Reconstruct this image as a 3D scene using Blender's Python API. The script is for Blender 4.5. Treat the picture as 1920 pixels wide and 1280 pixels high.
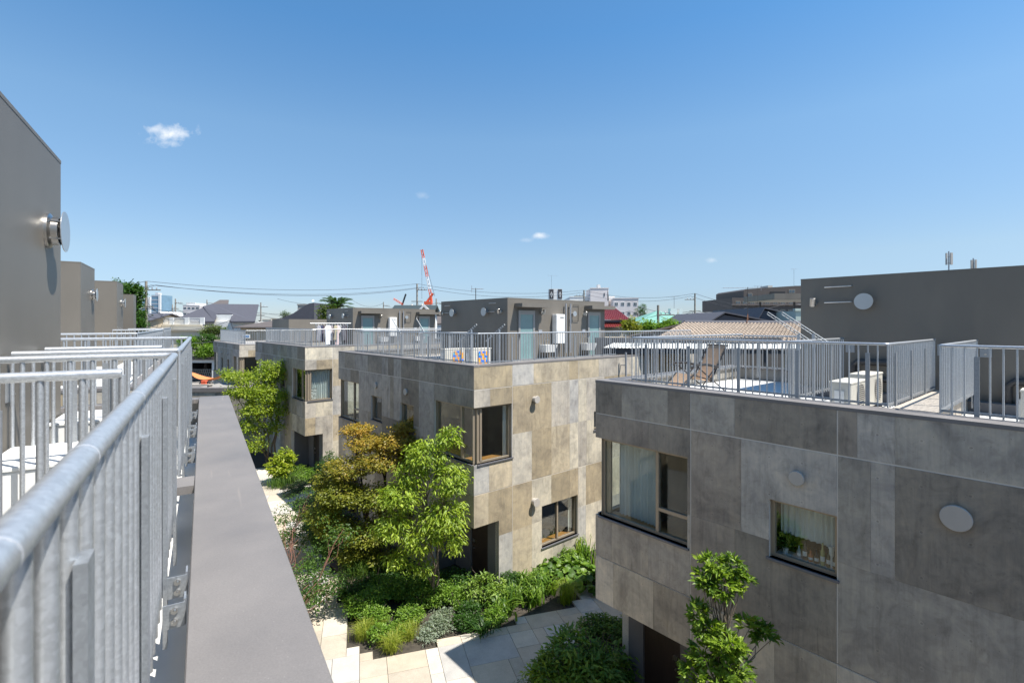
import bpy, math, random
import numpy as np
from mathutils import Vector, Matrix

for o in list(bpy.data.objects):
    bpy.data.objects.remove(o, do_unlink=True)
SC = bpy.context.scene
COL = SC.collection
random.seed(7)
RNG = np.random.default_rng(11)

# ------------------------------------------------------------------ camera
EZ = 7.55                      # eye height above the courtyard
FPX, HX, HY = 935.0, 960.0, 607.0   # focal length / principal column / horizon row in photo pixels
cam_d = bpy.data.cameras.new('camera')
cam = bpy.data.objects.new('camera', cam_d)
COL.objects.link(cam)
cam.location = (0, 0, EZ)
cam.rotation_euler = (math.radians(90), 0, 0)
cam_d.sensor_width = 36.0
cam_d.lens = FPX / 1920.0 * 36.0
cam_d.shift_y = -33.0 / 1920.0
cam_d.clip_start = 0.02
cam_d.clip_end = 6000
cam_d.dof.use_dof = True
cam_d.dof.focus_distance = 12.0
cam_d.dof.aperture_fstop = 5.6
SC.camera = cam

# ------------------------------------------------------------------ light
SUN_H = Vector((0.508, -0.209))
SUN = Vector((SUN_H.x, SUN_H.y, 1.0)).normalized()
SUN_EL = math.asin(SUN.z)
SUN_AZ = math.atan2(SUN.x, SUN.y)

world = bpy.data.worlds.new('World')
SC.world = world
world.use_nodes = True
wt = world.node_tree
wt.nodes.clear()
w_out = wt.nodes.new('ShaderNodeOutputWorld')
w_bg = wt.nodes.new('ShaderNodeBackground')
w_sky = wt.nodes.new('ShaderNodeTexSky')
w_sky.sky_type = 'NISHITA'
w_sky.sun_disc = False
w_sky.sun_elevation = SUN_EL
w_sky.sun_rotation = SUN_AZ
w_sky.altitude = 0
w_sky.air_density = 1.0
w_sky.dust_density = 0.15
w_sky.ozone_density = 2.0
w_bg.inputs['Strength'].default_value = 0.122
wt.links.new(w_bg.outputs[0], w_out.inputs[0])

sun_d = bpy.data.lights.new('sun', 'SUN')
sun_d.energy = 4.75
sun_d.angle = math.radians(0.53)
sun_d.color = (1.0, 0.945, 0.86)
sun = bpy.data.objects.new('sun', sun_d)
COL.objects.link(sun)
sun.location = (8, -6, 40)
sun.rotation_euler = SUN.to_track_quat('Z', 'Y').to_euler()

SC.view_settings.view_transform = 'Standard'
SC.view_settings.look = 'None'
SC.view_settings.gamma = 1.0
SC.view_settings.exposure = 0.9
SC.view_settings.use_curve_mapping = False
SC.cycles.max_bounces = 8
SC.cycles.transparent_max_bounces = 16
SC.cycles.sample_clamp_indirect = 6.0


def wnode(kind, **kw):
    n = wt.nodes.new(kind)
    for k, v in kw.items():
        setattr(n, k, v)
    return n


def wmath(op, a, b=None):
    n = wnode('ShaderNodeMath', operation=op)
    for i, x in enumerate((a, b)):
        if x is None:
            continue
        if isinstance(x, (int, float)):
            n.inputs[i].default_value = x
        else:
            wt.links.new(x, n.inputs[i])
    return n.outputs[0]


# small fair-weather clouds, each fixed to a direction of the sky
w_co = wnode('ShaderNodeTexCoord')
w_sep = wnode('ShaderNodeSeparateXYZ')
wt.links.new(w_co.outputs['Generated'], w_sep.inputs[0])
w_y = wmath('MAXIMUM', w_sep.outputs[1], 0.05)
w_px = wmath('DIVIDE', w_sep.outputs[0], w_y)
w_pz = wmath('DIVIDE', w_sep.outputs[2], w_y)
w_cmb = wnode('ShaderNodeCombineXYZ')
wt.links.new(w_px, w_cmb.inputs[0])
wt.links.new(w_pz, w_cmb.inputs[1])
w_noise = wnode('ShaderNodeTexNoise')
w_noise.inputs['Scale'].default_value = 26.0
w_noise.inputs['Detail'].default_value = 7.0
w_noise.inputs['Roughness'].default_value = 0.62
wt.links.new(w_cmb.outputs[0], w_noise.inputs['Vector'])
w_total = None
for (cx, cy, rx, ry, gain) in [(322, 250, 46, 22, 0.9), (293, 242, 24, 14, 0.7), (318, 268, 26, 10, 0.55), (1011, 441, 18, 8, 0.75),
                               (792, 366, 12, 8, 0.18), (1335, 488, 12, 5, 0.3), (985, 450, 16, 5, 0.2)]:
    ax = wmath('DIVIDE', wmath('SUBTRACT', w_px, (cx - HX) / FPX), rx / FPX)
    az = wmath('DIVIDE', wmath('SUBTRACT', w_pz, (HY - cy) / FPX), ry / FPX)
    d = wmath('SQRT', wmath('ADD', wmath('MULTIPLY', ax, ax), wmath('MULTIPLY', az, az)))
    m = wmath('SUBTRACT', 1.0, d)
    m = wmath('ADD', m, wmath('MULTIPLY', wmath('SUBTRACT', w_noise.outputs[0], 0.5), 3.2))
    m = wmath('MAXIMUM', wmath('MULTIPLY', wmath('MINIMUM', wmath('MULTIPLY', m, 0.9), 1.0), gain), 0.0)
    lim = wmath('MAXIMUM', wmath('SUBTRACT', 1.6, d), 0.0)
    m = wmath('MULTIPLY', m, wmath('MINIMUM', wmath('MULTIPLY', lim, 2.0), 1.0))
    w_total = m if w_total is None else wmath('MAXIMUM', w_total, m)
w_mix = wnode('ShaderNodeMix', data_type='RGBA')
wt.links.new(w_total, w_mix.inputs[0])
w_tint = wnode('ShaderNodeMix', data_type='RGBA', blend_type='MULTIPLY')
w_tint.inputs[0].default_value = 1.0
wt.links.new(w_sky.outputs[0], w_tint.inputs[6])
w_ramp = wnode('ShaderNodeValToRGB')
wt.links.new(w_sep.outputs[2], w_ramp.inputs[0])
_el = w_ramp.color_ramp.elements
while len(_el) < 5: _el.new(0.5)
for _e, (_p, _c) in zip(_el, [(0.0, (.35, .42, .59)), (0.05, (.39, .45, .59)), (0.12, (.54, .56, .59)), (0.34, (.64, .77, .78)), (0.5, (.44, .74, .86))]):
    _e.position = _p
    _e.color = (*_c, 1)
wt.links.new(w_ramp.outputs[0], w_tint.inputs[7])
wt.links.new(w_tint.outputs[2], w_mix.inputs[6])
w_mix.inputs[7].default_value = (4.6, 4.75, 4.9, 1)
wt.links.new(w_mix.outputs[2], w_bg.inputs[0])


# ------------------------------------------------------------------ frames
class Frame:
    def __init__(s, deg):
        s.a = math.radians(deg)
        s.c, s.s = math.cos(s.a), math.sin(s.a)

    def w(s, p):
        return Vector((p[0] * s.c - p[1] * s.s, p[0] * s.s + p[1] * s.c, p[2]))

    def inv(s, X, Y):
        return (X * s.c + Y * s.s, -X * s.s + Y * s.c)


W = Frame(0)
R = Frame(40.4)     # the row of concrete houses: x runs away to the right, y along the row
O = Frame(31.8)     # our own row
PV = Frame(17.0)    # the paving


def at(px, py, Y):
    """photo pixel at depth Y -> world point"""
    return Vector(((px - HX) / FPX * Y, Y, EZ + (HY - py) / FPX * Y))


# ------------------------------------------------------------------ mesh builder
class MB:
    def __init__(s):
        s.v, s.f, s.c = [], [], []

    def add(s, vs, fs):
        b = len(s.v)
        s.v.extend([tuple(p) for p in vs])
        s.f.extend([tuple(i + b for i in f) for f in fs])
        return s

    def box(s, x0, x1, y0, y1, z0, z1):
        x0, x1 = min(x0, x1), max(x0, x1)
        y0, y1 = min(y0, y1), max(y0, y1)
        z0, z1 = min(z0, z1), max(z0, z1)
        return s.add([(x0, y0, z0), (x1, y0, z0), (x1, y1, z0), (x0, y1, z0), (x0, y0, z1), (x1, y0, z1), (x1, y1, z1), (x0, y1, z1)],
                     [(0, 3, 2, 1), (4, 5, 6, 7), (0, 1, 5, 4), (1, 2, 6, 5), (2, 3, 7, 6), (3, 0, 4, 7)])

    def bevbox(s, x0, x1, y0, y1, z0, z1, b):
        """box with chamfered vertical and top edges"""
        x0, x1 = min(x0, x1), max(x0, x1)
        y0, y1 = min(y0, y1), max(y0, y1)

        def ring(x0, x1, y0, y1, b, z):
            return [(x0 + b, y0, z), (x1 - b, y0, z), (x1, y0 + b, z), (x1, y1 - b, z), (x1 - b, y1, z), (x0 + b, y1, z), (x0, y1 - b, z), (x0, y0 + b, z)]
        r = [ring(x0, x1, y0, y1, b, z0), ring(x0, x1, y0, y1, b, z1 - b), ring(x0 + b * .7, x1 - b * .7, y0 + b * .7, y1 - b * .7, b, z1)]
        vs = r[0] + r[1] + r[2]
        fs = [tuple(reversed(range(8))), tuple(range(16, 24))]
        for k in range(2):
            for i in range(8):
                j = (i + 1) % 8
                fs.append((k * 8 + i, k * 8 + j, k * 8 + 8 + j, k * 8 + 8 + i))
        return s.add(vs, fs)

    def prism(s, poly, ax, a0, a1):
        """extrude a 2-D polygon along axis ax"""
        def p3(q, a):
            return (a, q[0], q[1]) if ax == 0 else ((q[0], a, q[1]) if ax == 1 else (q[0], q[1], a))
        n = len(poly)
        vs = [p3(q, a0) for q in poly] + [p3(q, a1) for q in poly]
        fs = [tuple(range(n)), tuple(reversed(range(n, 2 * n)))]
        for i in range(n):
            j = (i + 1) % n
            fs.append((i, i + n, j + n, j))
        return s.add(vs, fs)

    def tube(s, pts, r, n=8, r1=None, cap=True):
        pts = [Vector(p) for p in pts]
        m = len(pts)
        if r1 is None:
            r1 = r
        rings = []
        up = None
        for i, p in enumerate(pts):
            t = (pts[min(i + 1, m - 1)] - pts[max(i - 1, 0)])
            if t.length < 1e-9:
                t = Vector((0, 0, 1))
            t.normalize()
            if up is None:
                up = Vector((0, 0, 1)) if abs(t.z) < .9 else Vector((1, 0, 0))
            a = (up - t * up.dot(t)).normalized()
            b = t.cross(a)
            up = a
            rr = r + (r1 - r) * i / max(1, m - 1)
            rings.append([p + (a * math.cos(2 * math.pi * k / n) + b * math.sin(2 * math.pi * k / n)) * rr for k in range(n)])
        vs = [q for rg in rings for q in rg]
        fs = []
        for i in range(m - 1):
            for k in range(n):
                l = (k + 1) % n
                fs.append((i * n + k, i * n + l, (i + 1) * n + l, (i + 1) * n + k))
        if cap:
            fs.append(tuple(reversed(range(n))))
            fs.append(tuple(range((m - 1) * n, m * n)))
        return s.add(vs, fs)

    def disc(s, c, ax, r, t, n=28, bev=0.0):
        """closed drum centred on c, axis ax (unit vector), thickness t towards +ax"""
        ax = Vector(ax).normalized()
        c = Vector(c)
        u = Vector((0, 0, 1)) if abs(ax.z) < .9 else Vector((1, 0, 0))
        a = (u - ax * u.dot(ax)).normalized()
        b = ax.cross(a)
        prof = [(r, 0), (r, t - bev), (r - bev, t)] if bev else [(r, 0), (r, t)]
        vs = []
        for (rr, h) in prof:
            vs += [c + ax * h + (a * math.cos(2 * math.pi * k / n) + b * math.sin(2 * math.pi * k / n)) * rr for k in range(n)]
        fs = [tuple(reversed(range(n))), tuple(range((len(prof) - 1) * n, len(prof) * n))]
        for i in range(len(prof) - 1):
            for k in range(n):
                l = (k + 1) % n
                fs.append((i * n + k, i * n + l, (i + 1) * n + l, (i + 1) * n + k))
        return s.add(vs, fs)

    def lathe(s, c, prof, n=14):
        """profile of (radius, height) turned about the vertical through c"""
        vs, fs = [], []
        for (r, h) in prof:
            vs += [(c[0] + r * math.cos(2 * math.pi * k / n), c[1] + r * math.sin(2 * math.pi * k / n), c[2] + h) for k in range(n)]
        for i in range(len(prof) - 1):
            for k in range(n):
                l = (k + 1) % n
                fs.append((i * n + k, i * n + l, (i + 1) * n + l, (i + 1) * n + k))
        fs.append(tuple(reversed(range(n))))
        fs.append(tuple(range((len(prof) - 1) * n, len(prof) * n)))
        return s.add(vs, fs)

    def mesh(s, name, off=(0, 0, 0), smooth=False):
        me = bpy.data.meshes.new(name)
        me.from_pydata([(p[0] - off[0], p[1] - off[1], p[2] - off[2]) for p in s.v], [], s.f)
        if smooth:
            me.polygons.foreach_set('use_smooth', [True] * len(me.polygons))
            try:
                me.set_sharp_from_angle(angle=math.radians(40))
            except Exception:
                pass
        me.update()
        return me


OFF = {}      # object name -> (frame, base) of the thing it belongs to


def setp(o, label=None, cat=None, group=None, kind=None):
    if label: o['label'] = label
    if cat: o['category'] = cat
    if group: o['group'] = group
    if kind: o['kind'] = kind
    return o


def root(name, label, cat, fr, base, group=None, kind=None):
    o = bpy.data.objects.new(name, None)
    o.empty_display_size = 0.2
    COL.objects.link(o)
    o.location = fr.w(base)
    o.rotation_euler = (0, 0, fr.a)
    OFF[o.name] = (fr, base)
    return setp(o, label, cat, group, kind)


def part(name, mb, mat, par, smooth=False, color=None, kind=None, label=None):
    fr, base = OFF[par.name]
    me = mb.mesh(name, base, smooth)
    me.materials.append(mat)
    o = bpy.data.objects.new(name, me)
    COL.objects.link(o)
    o.parent = par
    OFF[o.name] = (fr, base)
    if color: o.color = color
    if kind: o['kind'] = kind
    if label: o['label'] = label
    return o


def inst(name, me, pos, par, rot=0.0, color=None, scale=None):
    """a shared-mesh part; pos in frame coordinates"""
    fr, base = OFF[par.name]
    o = bpy.data.objects.new(name, me)
    COL.objects.link(o)
    o.parent = par
    o.location = (pos[0] - base[0], pos[1] - base[1], pos[2] - base[2])
    o.rotation_euler = (0, 0, rot)
    if scale: o.scale = scale
    if color: o.color = color
    OFF[o.name] = (fr, pos)
    return o


def solo(name, mb, mat, fr, base, label=None, cat=None, group=None, kind=None, smooth=False, color=None):
    me = mb.mesh(name, base, smooth)
    me.materials.append(mat)
    o = bpy.data.objects.new(name, me)
    COL.objects.link(o)
    o.location = fr.w(base)
    o.rotation_euler = (0, 0, fr.a)
    OFF[o.name] = (fr, base)
    if color: o.color = color
    return setp(o, label, cat, group, kind)


def copy_tree(o, parent=None):
    c = o.copy()
    COL.objects.link(c)
    if parent: c.parent = parent
    if o.name in OFF: OFF[c.name] = OFF[o.name]
    for ch in list(o.children):
        copy_tree(ch, c)
    return c


# ------------------------------------------------------------------ materials
def new_mat(name):
    m = bpy.data.materials.new(name)
    m.use_nodes = True
    nt = m.node_tree
    b = nt.nodes['Principled BSDF']
    return m, nt, b


def N(nt, kind, **kw):
    n = nt.nodes.new(kind)
    for k, v in kw.items():
        if k.startswith('_'):
            n.inputs[k[1:]].default_value = v
        else:
            setattr(n, k, v)
    return n


def L(nt, a, b):
    nt.links.new(a, b)


def ramp(nt, fac, stops):
    r = N(nt, 'ShaderNodeValToRGB')
    el = r.color_ramp.elements
    while len(el) < len(stops):
        el.new(0.5)
    for e, (p, c) in zip(el, stops):
        e.position = p
        e.color = (c[0], c[1], c[2], 1) if not isinstance(c, (int, float)) else (c, c, c, 1)
    L(nt, fac, r.inputs[0])
    return r.outputs[0]


def mixc(nt, mode, fac, a, b):
    n = N(nt, 'ShaderNodeMix', data_type='RGBA', blend_type=mode)
    for i, x in ((0, fac), (6, a), (7, b)):
        if isinstance(x, (int, float)):
            n.inputs[i].default_value = x
        elif isinstance(x, tuple):
            n.inputs[i].default_value = (*x, 1) if len(x) == 3 else x
        else:
            L(nt, x, n.inputs[i])
    return n.outputs[2]


def mth(nt, op, a, b=None, c=None):
    n = N(nt, 'ShaderNodeMath', operation=op)
    for i, x in enumerate((a, b, c)):
        if x is None: continue
        if isinstance(x, (int, float)): n.inputs[i].default_value = x
        else: L(nt, x, n.inputs[i])
    return n.outputs[0]


def surf(name, col, rough=0.6, metal=0.0, var=0.12, scale=3.0, bump=0.0, bscale=40.0, spec=0.5, stretch=(1, 1, 1), objcol=False):
    """a plain material with tonal variation and fine relief"""
    m, nt, b = new_mat(name)
    tc = N(nt, 'ShaderNodeTexCoord')
    mp = N(nt, 'ShaderNodeMapping')
    mp.inputs['Scale'].default_value = stretch
    L(nt, tc.outputs['Object'], mp.inputs[0])
    n1 = N(nt, 'ShaderNodeTexNoise', _Scale=scale, _Detail=6.0, _Roughness=0.6)
    L(nt, mp.outputs[0], n1.inputs['Vector'])
    lo, hi = 1 - var, 1 + var
    f = ramp(nt, n1.outputs[0], [(0.3, lo), (0.7, hi)])
    if objcol:
        oi = N(nt, 'ShaderNodeObjectInfo')
        c = mixc(nt, 'MULTIPLY', 1.0, oi.outputs['Color'], f)
    else:
        c = mixc(nt, 'MULTIPLY', 1.0, col, f)
    L(nt, c, b.inputs['Base Color'])
    b.inputs['Roughness'].default_value = rough
    b.inputs['Metallic'].default_value = metal
    b.inputs['Specular IOR Level'].default_value = spec
    if bump:
        n2 = N(nt, 'ShaderNodeTexNoise', _Scale=bscale, _Detail=4.0)
        L(nt, tc.outputs['Object'], n2.inputs['Vector'])
        bp = N(nt, 'ShaderNodeBump', _Strength=bump, _Distance=0.01)
        L(nt, n2.outputs[0], bp.inputs['Height'])
        L(nt, bp.outputs[0], b.inputs['Normal'])
    return m


def concrete_mat():
    """board-formed concrete panel: tone from the object's own colour, stains, vertical grain, pin holes and form-tie dimples"""
    m, nt, b = new_mat('concrete_panel')
    tc = N(nt, 'ShaderNodeTexCoord')
    oi = N(nt, 'ShaderNodeObjectInfo')
    # shift pattern per panel
    off = N(nt, 'ShaderNodeVectorMath', operation='ADD')
    cmb = N(nt, 'ShaderNodeCombineXYZ')
    r100 = mth(nt, 'MULTIPLY', oi.outputs['Random'], 100.0)
    for i in range(3): L(nt, r100, cmb.inputs[i])
    L(nt, tc.outputs['Object'], off.inputs[0])
    L(nt, cmb.outputs[0], off.inputs[1])
    big = N(nt, 'ShaderNodeTexNoise', _Scale=1.6, _Detail=7.0, _Roughness=0.62, _Distortion=0.6)
    L(nt, off.outputs[0], big.inputs['Vector'])
    mp = N(nt, 'ShaderNodeMapping')
    mp.inputs['Scale'].default_value = (26, 26, 1.1)
    L(nt, off.outputs[0], mp.inputs[0])
    grain = N(nt, 'ShaderNodeTexNoise', _Scale=1.0, _Detail=5.0, _Roughness=0.6)
    L(nt, mp.outputs[0], grain.inputs['Vector'])
    mp2 = N(nt, 'ShaderNodeMapping')
    mp2.inputs['Scale'].default_value = (5, 5, 0.8)
    L(nt, off.outputs[0], mp2.inputs[0])
    streak = N(nt, 'ShaderNodeTexNoise', _Scale=1.0, _Detail=6.0, _Roughness=0.7, _Distortion=1.2)
    L(nt, mp2.outputs[0], streak.inputs['Vector'])
    fine = N(nt, 'ShaderNodeTexNoise', _Scale=60.0, _Detail=4.0)
    L(nt, off.outputs[0], fine.inputs['Vector'])
    c = oi.outputs['Color']
    c = mixc(nt, 'MULTIPLY', 1.0, c, ramp(nt, big.outputs[0], [(0.30, (0.66, 0.66, 0.68)), (0.5, 0.98), (0.70, (1.2, 1.18, 1.14))]))
    blot = N(nt, 'ShaderNodeTexNoise', _Scale=5.5, _Detail=8.0, _Roughness=0.7, _Distortion=0.9)
    L(nt, off.outputs[0], blot.inputs['Vector'])
    c = mixc(nt, 'MULTIPLY', 0.6, c, ramp(nt, blot.outputs[0], [(0.33, (0.70, 0.68, 0.66)), (0.5, 1.0), (0.68, (1.22, 1.17, 1.08))]))
    c = mixc(nt, 'MULTIPLY', 0.9, c, ramp(nt, grain.outputs[0], [(0.25, 0.9), (0.75, 1.08)]))
    c = mixc(nt, 'MULTIPLY', 0.9, c, ramp(nt, streak.outputs[0], [(0.3, (0.72, 0.71, 0.69)), (0.48, 1.0), (0.75, (1.12, 1.1, 1.05))]))
    # pin holes
    vor = N(nt, 'ShaderNodeTexVoronoi', _Scale=13.0)
    L(nt, off.outputs[0], vor.inputs['Vector'])
    pin = ramp(nt, vor.outputs['Distance'], [(0.045, 0.45), (0.075, 1.0)])
    c = mixc(nt, 'MULTIPLY', 0.8, c, pin)
    # form-tie dimples on a 0.45 x 0.6 grid
    sx = N(nt, 'ShaderNodeSeparateXYZ')
    L(nt, tc.outputs['Object'], sx.inputs[0])
    hx = mth(nt, 'ADD', sx.outputs[0], sx.outputs[1])
    fx = mth(nt, 'SUBTRACT', mth(nt, 'FRACT', mth(nt, 'DIVIDE', mth(nt, 'ADD', hx, 60.2), 0.45)), 0.5)
    fz = mth(nt, 'SUBTRACT', mth(nt, 'FRACT', mth(nt, 'DIVIDE', mth(nt, 'ADD', sx.outputs[2], 60.25), 0.56)), 0.5)
    dx, dz = mth(nt, 'MULTIPLY', fx, 0.45), mth(nt, 'MULTIPLY', fz, 0.56)
    dd = mth(nt, 'SQRT', mth(nt, 'ADD', mth(nt, 'MULTIPLY', dx, dx), mth(nt, 'MULTIPLY', dz, dz)))
    tie = ramp(nt, dd, [(0.011, 0.35), (0.017, 1.0)])
    rim = ramp(nt, dd, [(0.016, 1.25), (0.03, 1.0)])
    c = mixc(nt, 'MULTIPLY', 0.5, c, tie)
    c = mixc(nt, 'MULTIPLY', 0.7, c, rim)
    L(nt, c, b.inputs['Base Color'])
    b.inputs['Roughness'].default_value = 0.72
    b.inputs['Specular IOR Level'].default_value = 0.35
    h = mth(nt, 'ADD', mth(nt, 'MULTIPLY', fine.outputs[0], 0.25), mth(nt, 'ADD', mth(nt, 'MULTIPLY', grain.outputs[0], 0.5), mth(nt, 'MULTIPLY', tie, 1.2)))
    bp = N(nt, 'ShaderNodeBump', _Strength=0.25, _Distance=0.01)
    L(nt, h, bp.inputs['Height'])
    L(nt, bp.outputs[0], b.inputs['Normal'])
    return m


def galv_mat(name, base=(0.49, 0.51, 0.53), rough=0.38):
    m, nt, b = new_mat(name)
    tc = N(nt, 'ShaderNodeTexCoord')
    oi = N(nt, 'ShaderNodeObjectInfo')
    add = N(nt, 'ShaderNodeVectorMath', operation='ADD')
    cmb = N(nt, 'ShaderNodeCombineXYZ')
    for i in range(3): L(nt, mth(nt, 'MULTIPLY', oi.outputs['Random'], 40.0), cmb.inputs[i])
    L(nt, tc.outputs['Object'], add.inputs[0]); L(nt, cmb.outputs[0], add.inputs[1])
    v = N(nt, 'ShaderNodeTexVoronoi', _Scale=130.0, _Randomness=1.0)
    L(nt, add.outputs[0], v.inputs['Vector'])
    n = N(nt, 'ShaderNodeTexNoise', _Scale=60.0, _Detail=6.0, _Roughness=0.7, _Distortion=0.5)
    L(nt, add.outputs[0], n.inputs['Vector'])
    sp = N(nt, 'ShaderNodeSeparateColor')
    L(nt, v.outputs['Color'], sp.inputs[0])
    c = mixc(nt, 'MULTIPLY', 1.0, base, ramp(nt, n.outputs[0], [(0.3, 0.90), (0.7, 1.09)]))
    c = mixc(nt, 'MULTIPLY', 0.6, c, ramp(nt, sp.outputs[0], [(0.0, 0.82), (1.0, 1.14)]))
    L(nt, c, b.inputs['Base Color'])
    b.inputs['Metallic'].default_value = 0.62
    L(nt, ramp(nt, n.outputs[0], [(0.3, rough - 0.05), (0.7, rough + 0.07)]), b.inputs['Roughness'])
    bp = N(nt, 'ShaderNodeBump', _Strength=0.12, _Distance=0.004)
    L(nt, n.outputs[0], bp.inputs['Height'])
    L(nt, bp.outputs[0], b.inputs['Normal'])
    return m


def glass_mat(name, tint=(0.91, 0.94, 0.93), f0=0.055):
    m, nt, b = new_mat(name)
    nt.nodes.remove(b)
    out = nt.nodes['Material Output']
    tr = N(nt, 'ShaderNodeBsdfTransparent')
    tr.inputs[0].default_value = (*tint, 1)
    gl = N(nt, 'ShaderNodeBsdfGlossy')
    gl.inputs['Roughness'].default_value = 0.01
    gl.inputs['Color'].default_value = (0.95, 0.98, 1, 1)
    lw = N(nt, 'ShaderNodeLayerWeight', _Blend=0.5)
    mx = N(nt, 'ShaderNodeMixShader')
    L(nt, mth(nt, 'ADD', mth(nt, 'MULTIPLY', mth(nt, 'POWER', lw.outputs['Facing'], 4.0), 0.9), f0), mx.inputs[0])
    L(nt, tr.outputs[0], mx.inputs[1])
    L(nt, gl.outputs[0], mx.inputs[2])
    L(nt, mx.outputs[0], out.inputs[0])
    return m


def leaf_mat(name, trans=0.35, rough=0.45):
    m, nt, b = new_mat(name)
    out = nt.nodes['Material Output']
    at_ = N(nt, 'ShaderNodeAttribute')
    at_.attribute_name = 'leafcol'
    L(nt, at_.outputs['Color'], b.inputs['Base Color'])
    b.inputs['Roughness'].default_value = rough
    b.inputs['Specular IOR Level'].default_value = 0.4
    tl = N(nt, 'ShaderNodeBsdfTranslucent')
    L(nt, mixc(nt, 'MULTIPLY', 1.0, at_.outputs['Color'], (1.25, 1.35, 0.6)), tl.inputs[0])
    mx = N(nt, 'ShaderNodeMixShader')
    mx.inputs[0].default_value = trans
    L(nt, b.outputs[0], mx.inputs[1])
    L(nt, tl.outputs[0], mx.inputs[2])
    L(nt, mx.outputs[0], out.inputs[0])
    return m


M = {}
M['concrete'] = concrete_mat()
M['sealant'] = surf('joint_sealant', (0.62, 0.58, 0.52), 0.8, var=0.08)
M['plain_concrete'] = surf('plain_concrete', (0.27, 0.26, 0.24), 0.8, var=0.2, scale=2, bump=0.15, stretch=(3, 3, 1))
M['galv'] = galv_mat('galvanised_steel')
M['galv_flat'] = galv_mat('galvanised_flat_bar', (0.34, 0.36, 0.38), 0.5)
M['pent'] = surf('taupe_wall_paint', (0.150, 0.134, 0.112), 0.46, var=0.12, scale=0.7, bump=0.12, bscale=150, spec=0.45, stretch=(1, 1, .45))
M['pent_soffit'] = surf('taupe_canopy_paint', (0.15, 0.135, 0.115), 0.5, var=0.05)
M['coping'] = surf('painted_coping', (0.178, 0.166, 0.160), 0.6, var=0.07, scale=1.3, bump=0.06, bscale=300, spec=0.4)
def coping_mat():
    m, nt, b = new_mat('painted_coping')
    tc = N(nt, 'ShaderNodeTexCoord')
    n1 = N(nt, 'ShaderNodeTexNoise', _Scale=1.4, _Detail=6.0, _Roughness=0.6)
    n2 = N(nt, 'ShaderNodeTexNoise', _Scale=160.0, _Detail=3.0)
    v = N(nt, 'ShaderNodeTexVoronoi', _Scale=34.0)
    mp = N(nt, 'ShaderNodeMapping')
    mp.inputs['Rotation'].default_value = (0, 0, math.radians(48))
    mp.inputs['Scale'].default_value = (16, .7, 1)
    sc = N(nt, 'ShaderNodeTexNoise', _Scale=1.0, _Detail=2.0, _Distortion=0.3)
    for n in (n1, n2, v, mp): L(nt, tc.outputs['Object'], n.inputs[0])
    L(nt, mp.outputs[0], sc.inputs['Vector'])
    c = mixc(nt, 'MULTIPLY', 1.0, (0.172, 0.160, 0.153), ramp(nt, n1.outputs[0], [(0.3, 0.86), (0.7, 1.12)]))
    c = mixc(nt, 'MULTIPLY', 0.8, c, ramp(nt, n2.outputs[0], [(0.3, 0.88), (0.7, 1.1)]))
    c = mixc(nt, 'MIX', ramp(nt, v.outputs['Distance'], [(0.03, 0.45), (0.10, 0.0)]), c, (0.34, 0.32, 0.30))
    c = mixc(nt, 'MIX', ramp(nt, sc.outputs[0], [(0.66, 0.0), (0.72, 0.28)]), c, (0.36, 0.31, 0.26))
    L(nt, c, b.inputs['Base Color'])
    L(nt, ramp(nt, n1.outputs[0], [(0.3, 0.5), (0.7, 0.68)]), b.inputs['Roughness'])
    bp = N(nt, 'ShaderNodeBump', _Strength=0.08, _Distance=0.005)
    L(nt, n2.outputs[0], bp.inputs['Height']); L(nt, bp.outputs[0], b.inputs['Normal'])
    return m


M['coping'] = coping_mat()
M['deck_white'] = surf('white_roof_membrane', (0.62, 0.62, 0.60), 0.7, var=0.05, scale=1.5)
M['deck_beige'] = surf('beige_roof_membrane', (0.36, 0.34, 0.31), 0.75, var=0.08, scale=1.5)
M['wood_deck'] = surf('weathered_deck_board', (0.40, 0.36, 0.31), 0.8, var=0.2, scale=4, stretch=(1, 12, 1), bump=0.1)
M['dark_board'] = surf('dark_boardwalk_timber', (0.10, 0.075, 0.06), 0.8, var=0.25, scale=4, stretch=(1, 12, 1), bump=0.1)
M['alu'] = surf('bronze_window_frame', (0.34, 0.285, 0.215), 0.42, metal=0.35, var=0.05)
M['sill'] = surf('grey_window_sill', (0.15, 0.15, 0.165), 0.5, metal=0.2, var=0.06)
M['glass'] = glass_mat('window_glass')
M['frost'] = surf('frosted_door_glass', (0.17, 0.27, 0.275), 0.2, var=0.12, scale=1.5, spec=0.6)
M['door_frame'] = surf('grey_door_frame', (0.30, 0.29, 0.28), 0.45, metal=0.3, var=0.04)
M['grey_paint'] = surf('grey_porch_paint', (0.14, 0.14, 0.15), 0.6, var=0.08)
M['dark_door'] = surf('dark_brown_door', (0.035, 0.025, 0.02), 0.45, var=0.2, scale=3, stretch=(1, 14, 1))
M['steel'] = surf('stainless_steel', (0.62, 0.60, 0.57), 0.28, metal=1.0, var=0.08, scale=6)
M['vent_grey'] = surf('grey_vent_cap', (0.44, 0.41, 0.37), 0.55, var=0.05, metal=0.1)
M['vent_disc'] = surf('pale_vent_disc', (0.50, 0.51, 0.52), 0.3, var=0.04, metal=0.75)
M['white'] = surf('white_enamel', (0.72, 0.72, 0.70), 0.4, var=0.04)
M['offwhite'] = surf('ivory_metal', (0.55, 0.53, 0.47), 0.5, var=0.06)
M['pipe'] = surf('grey_conduit', (0.36, 0.37, 0.39), 0.45, metal=0.4, var=0.06)
M['black'] = surf('black_plastic', (0.018, 0.018, 0.02), 0.5, var=0.1)
M['dark_grille'] = surf('dark_grille', (0.05, 0.05, 0.055), 0.6, var=0.1)
M['dark_pipe'] = surf('brown_pipe_duct', (0.055, 0.05, 0.047), 0.5, var=0.1)
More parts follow.
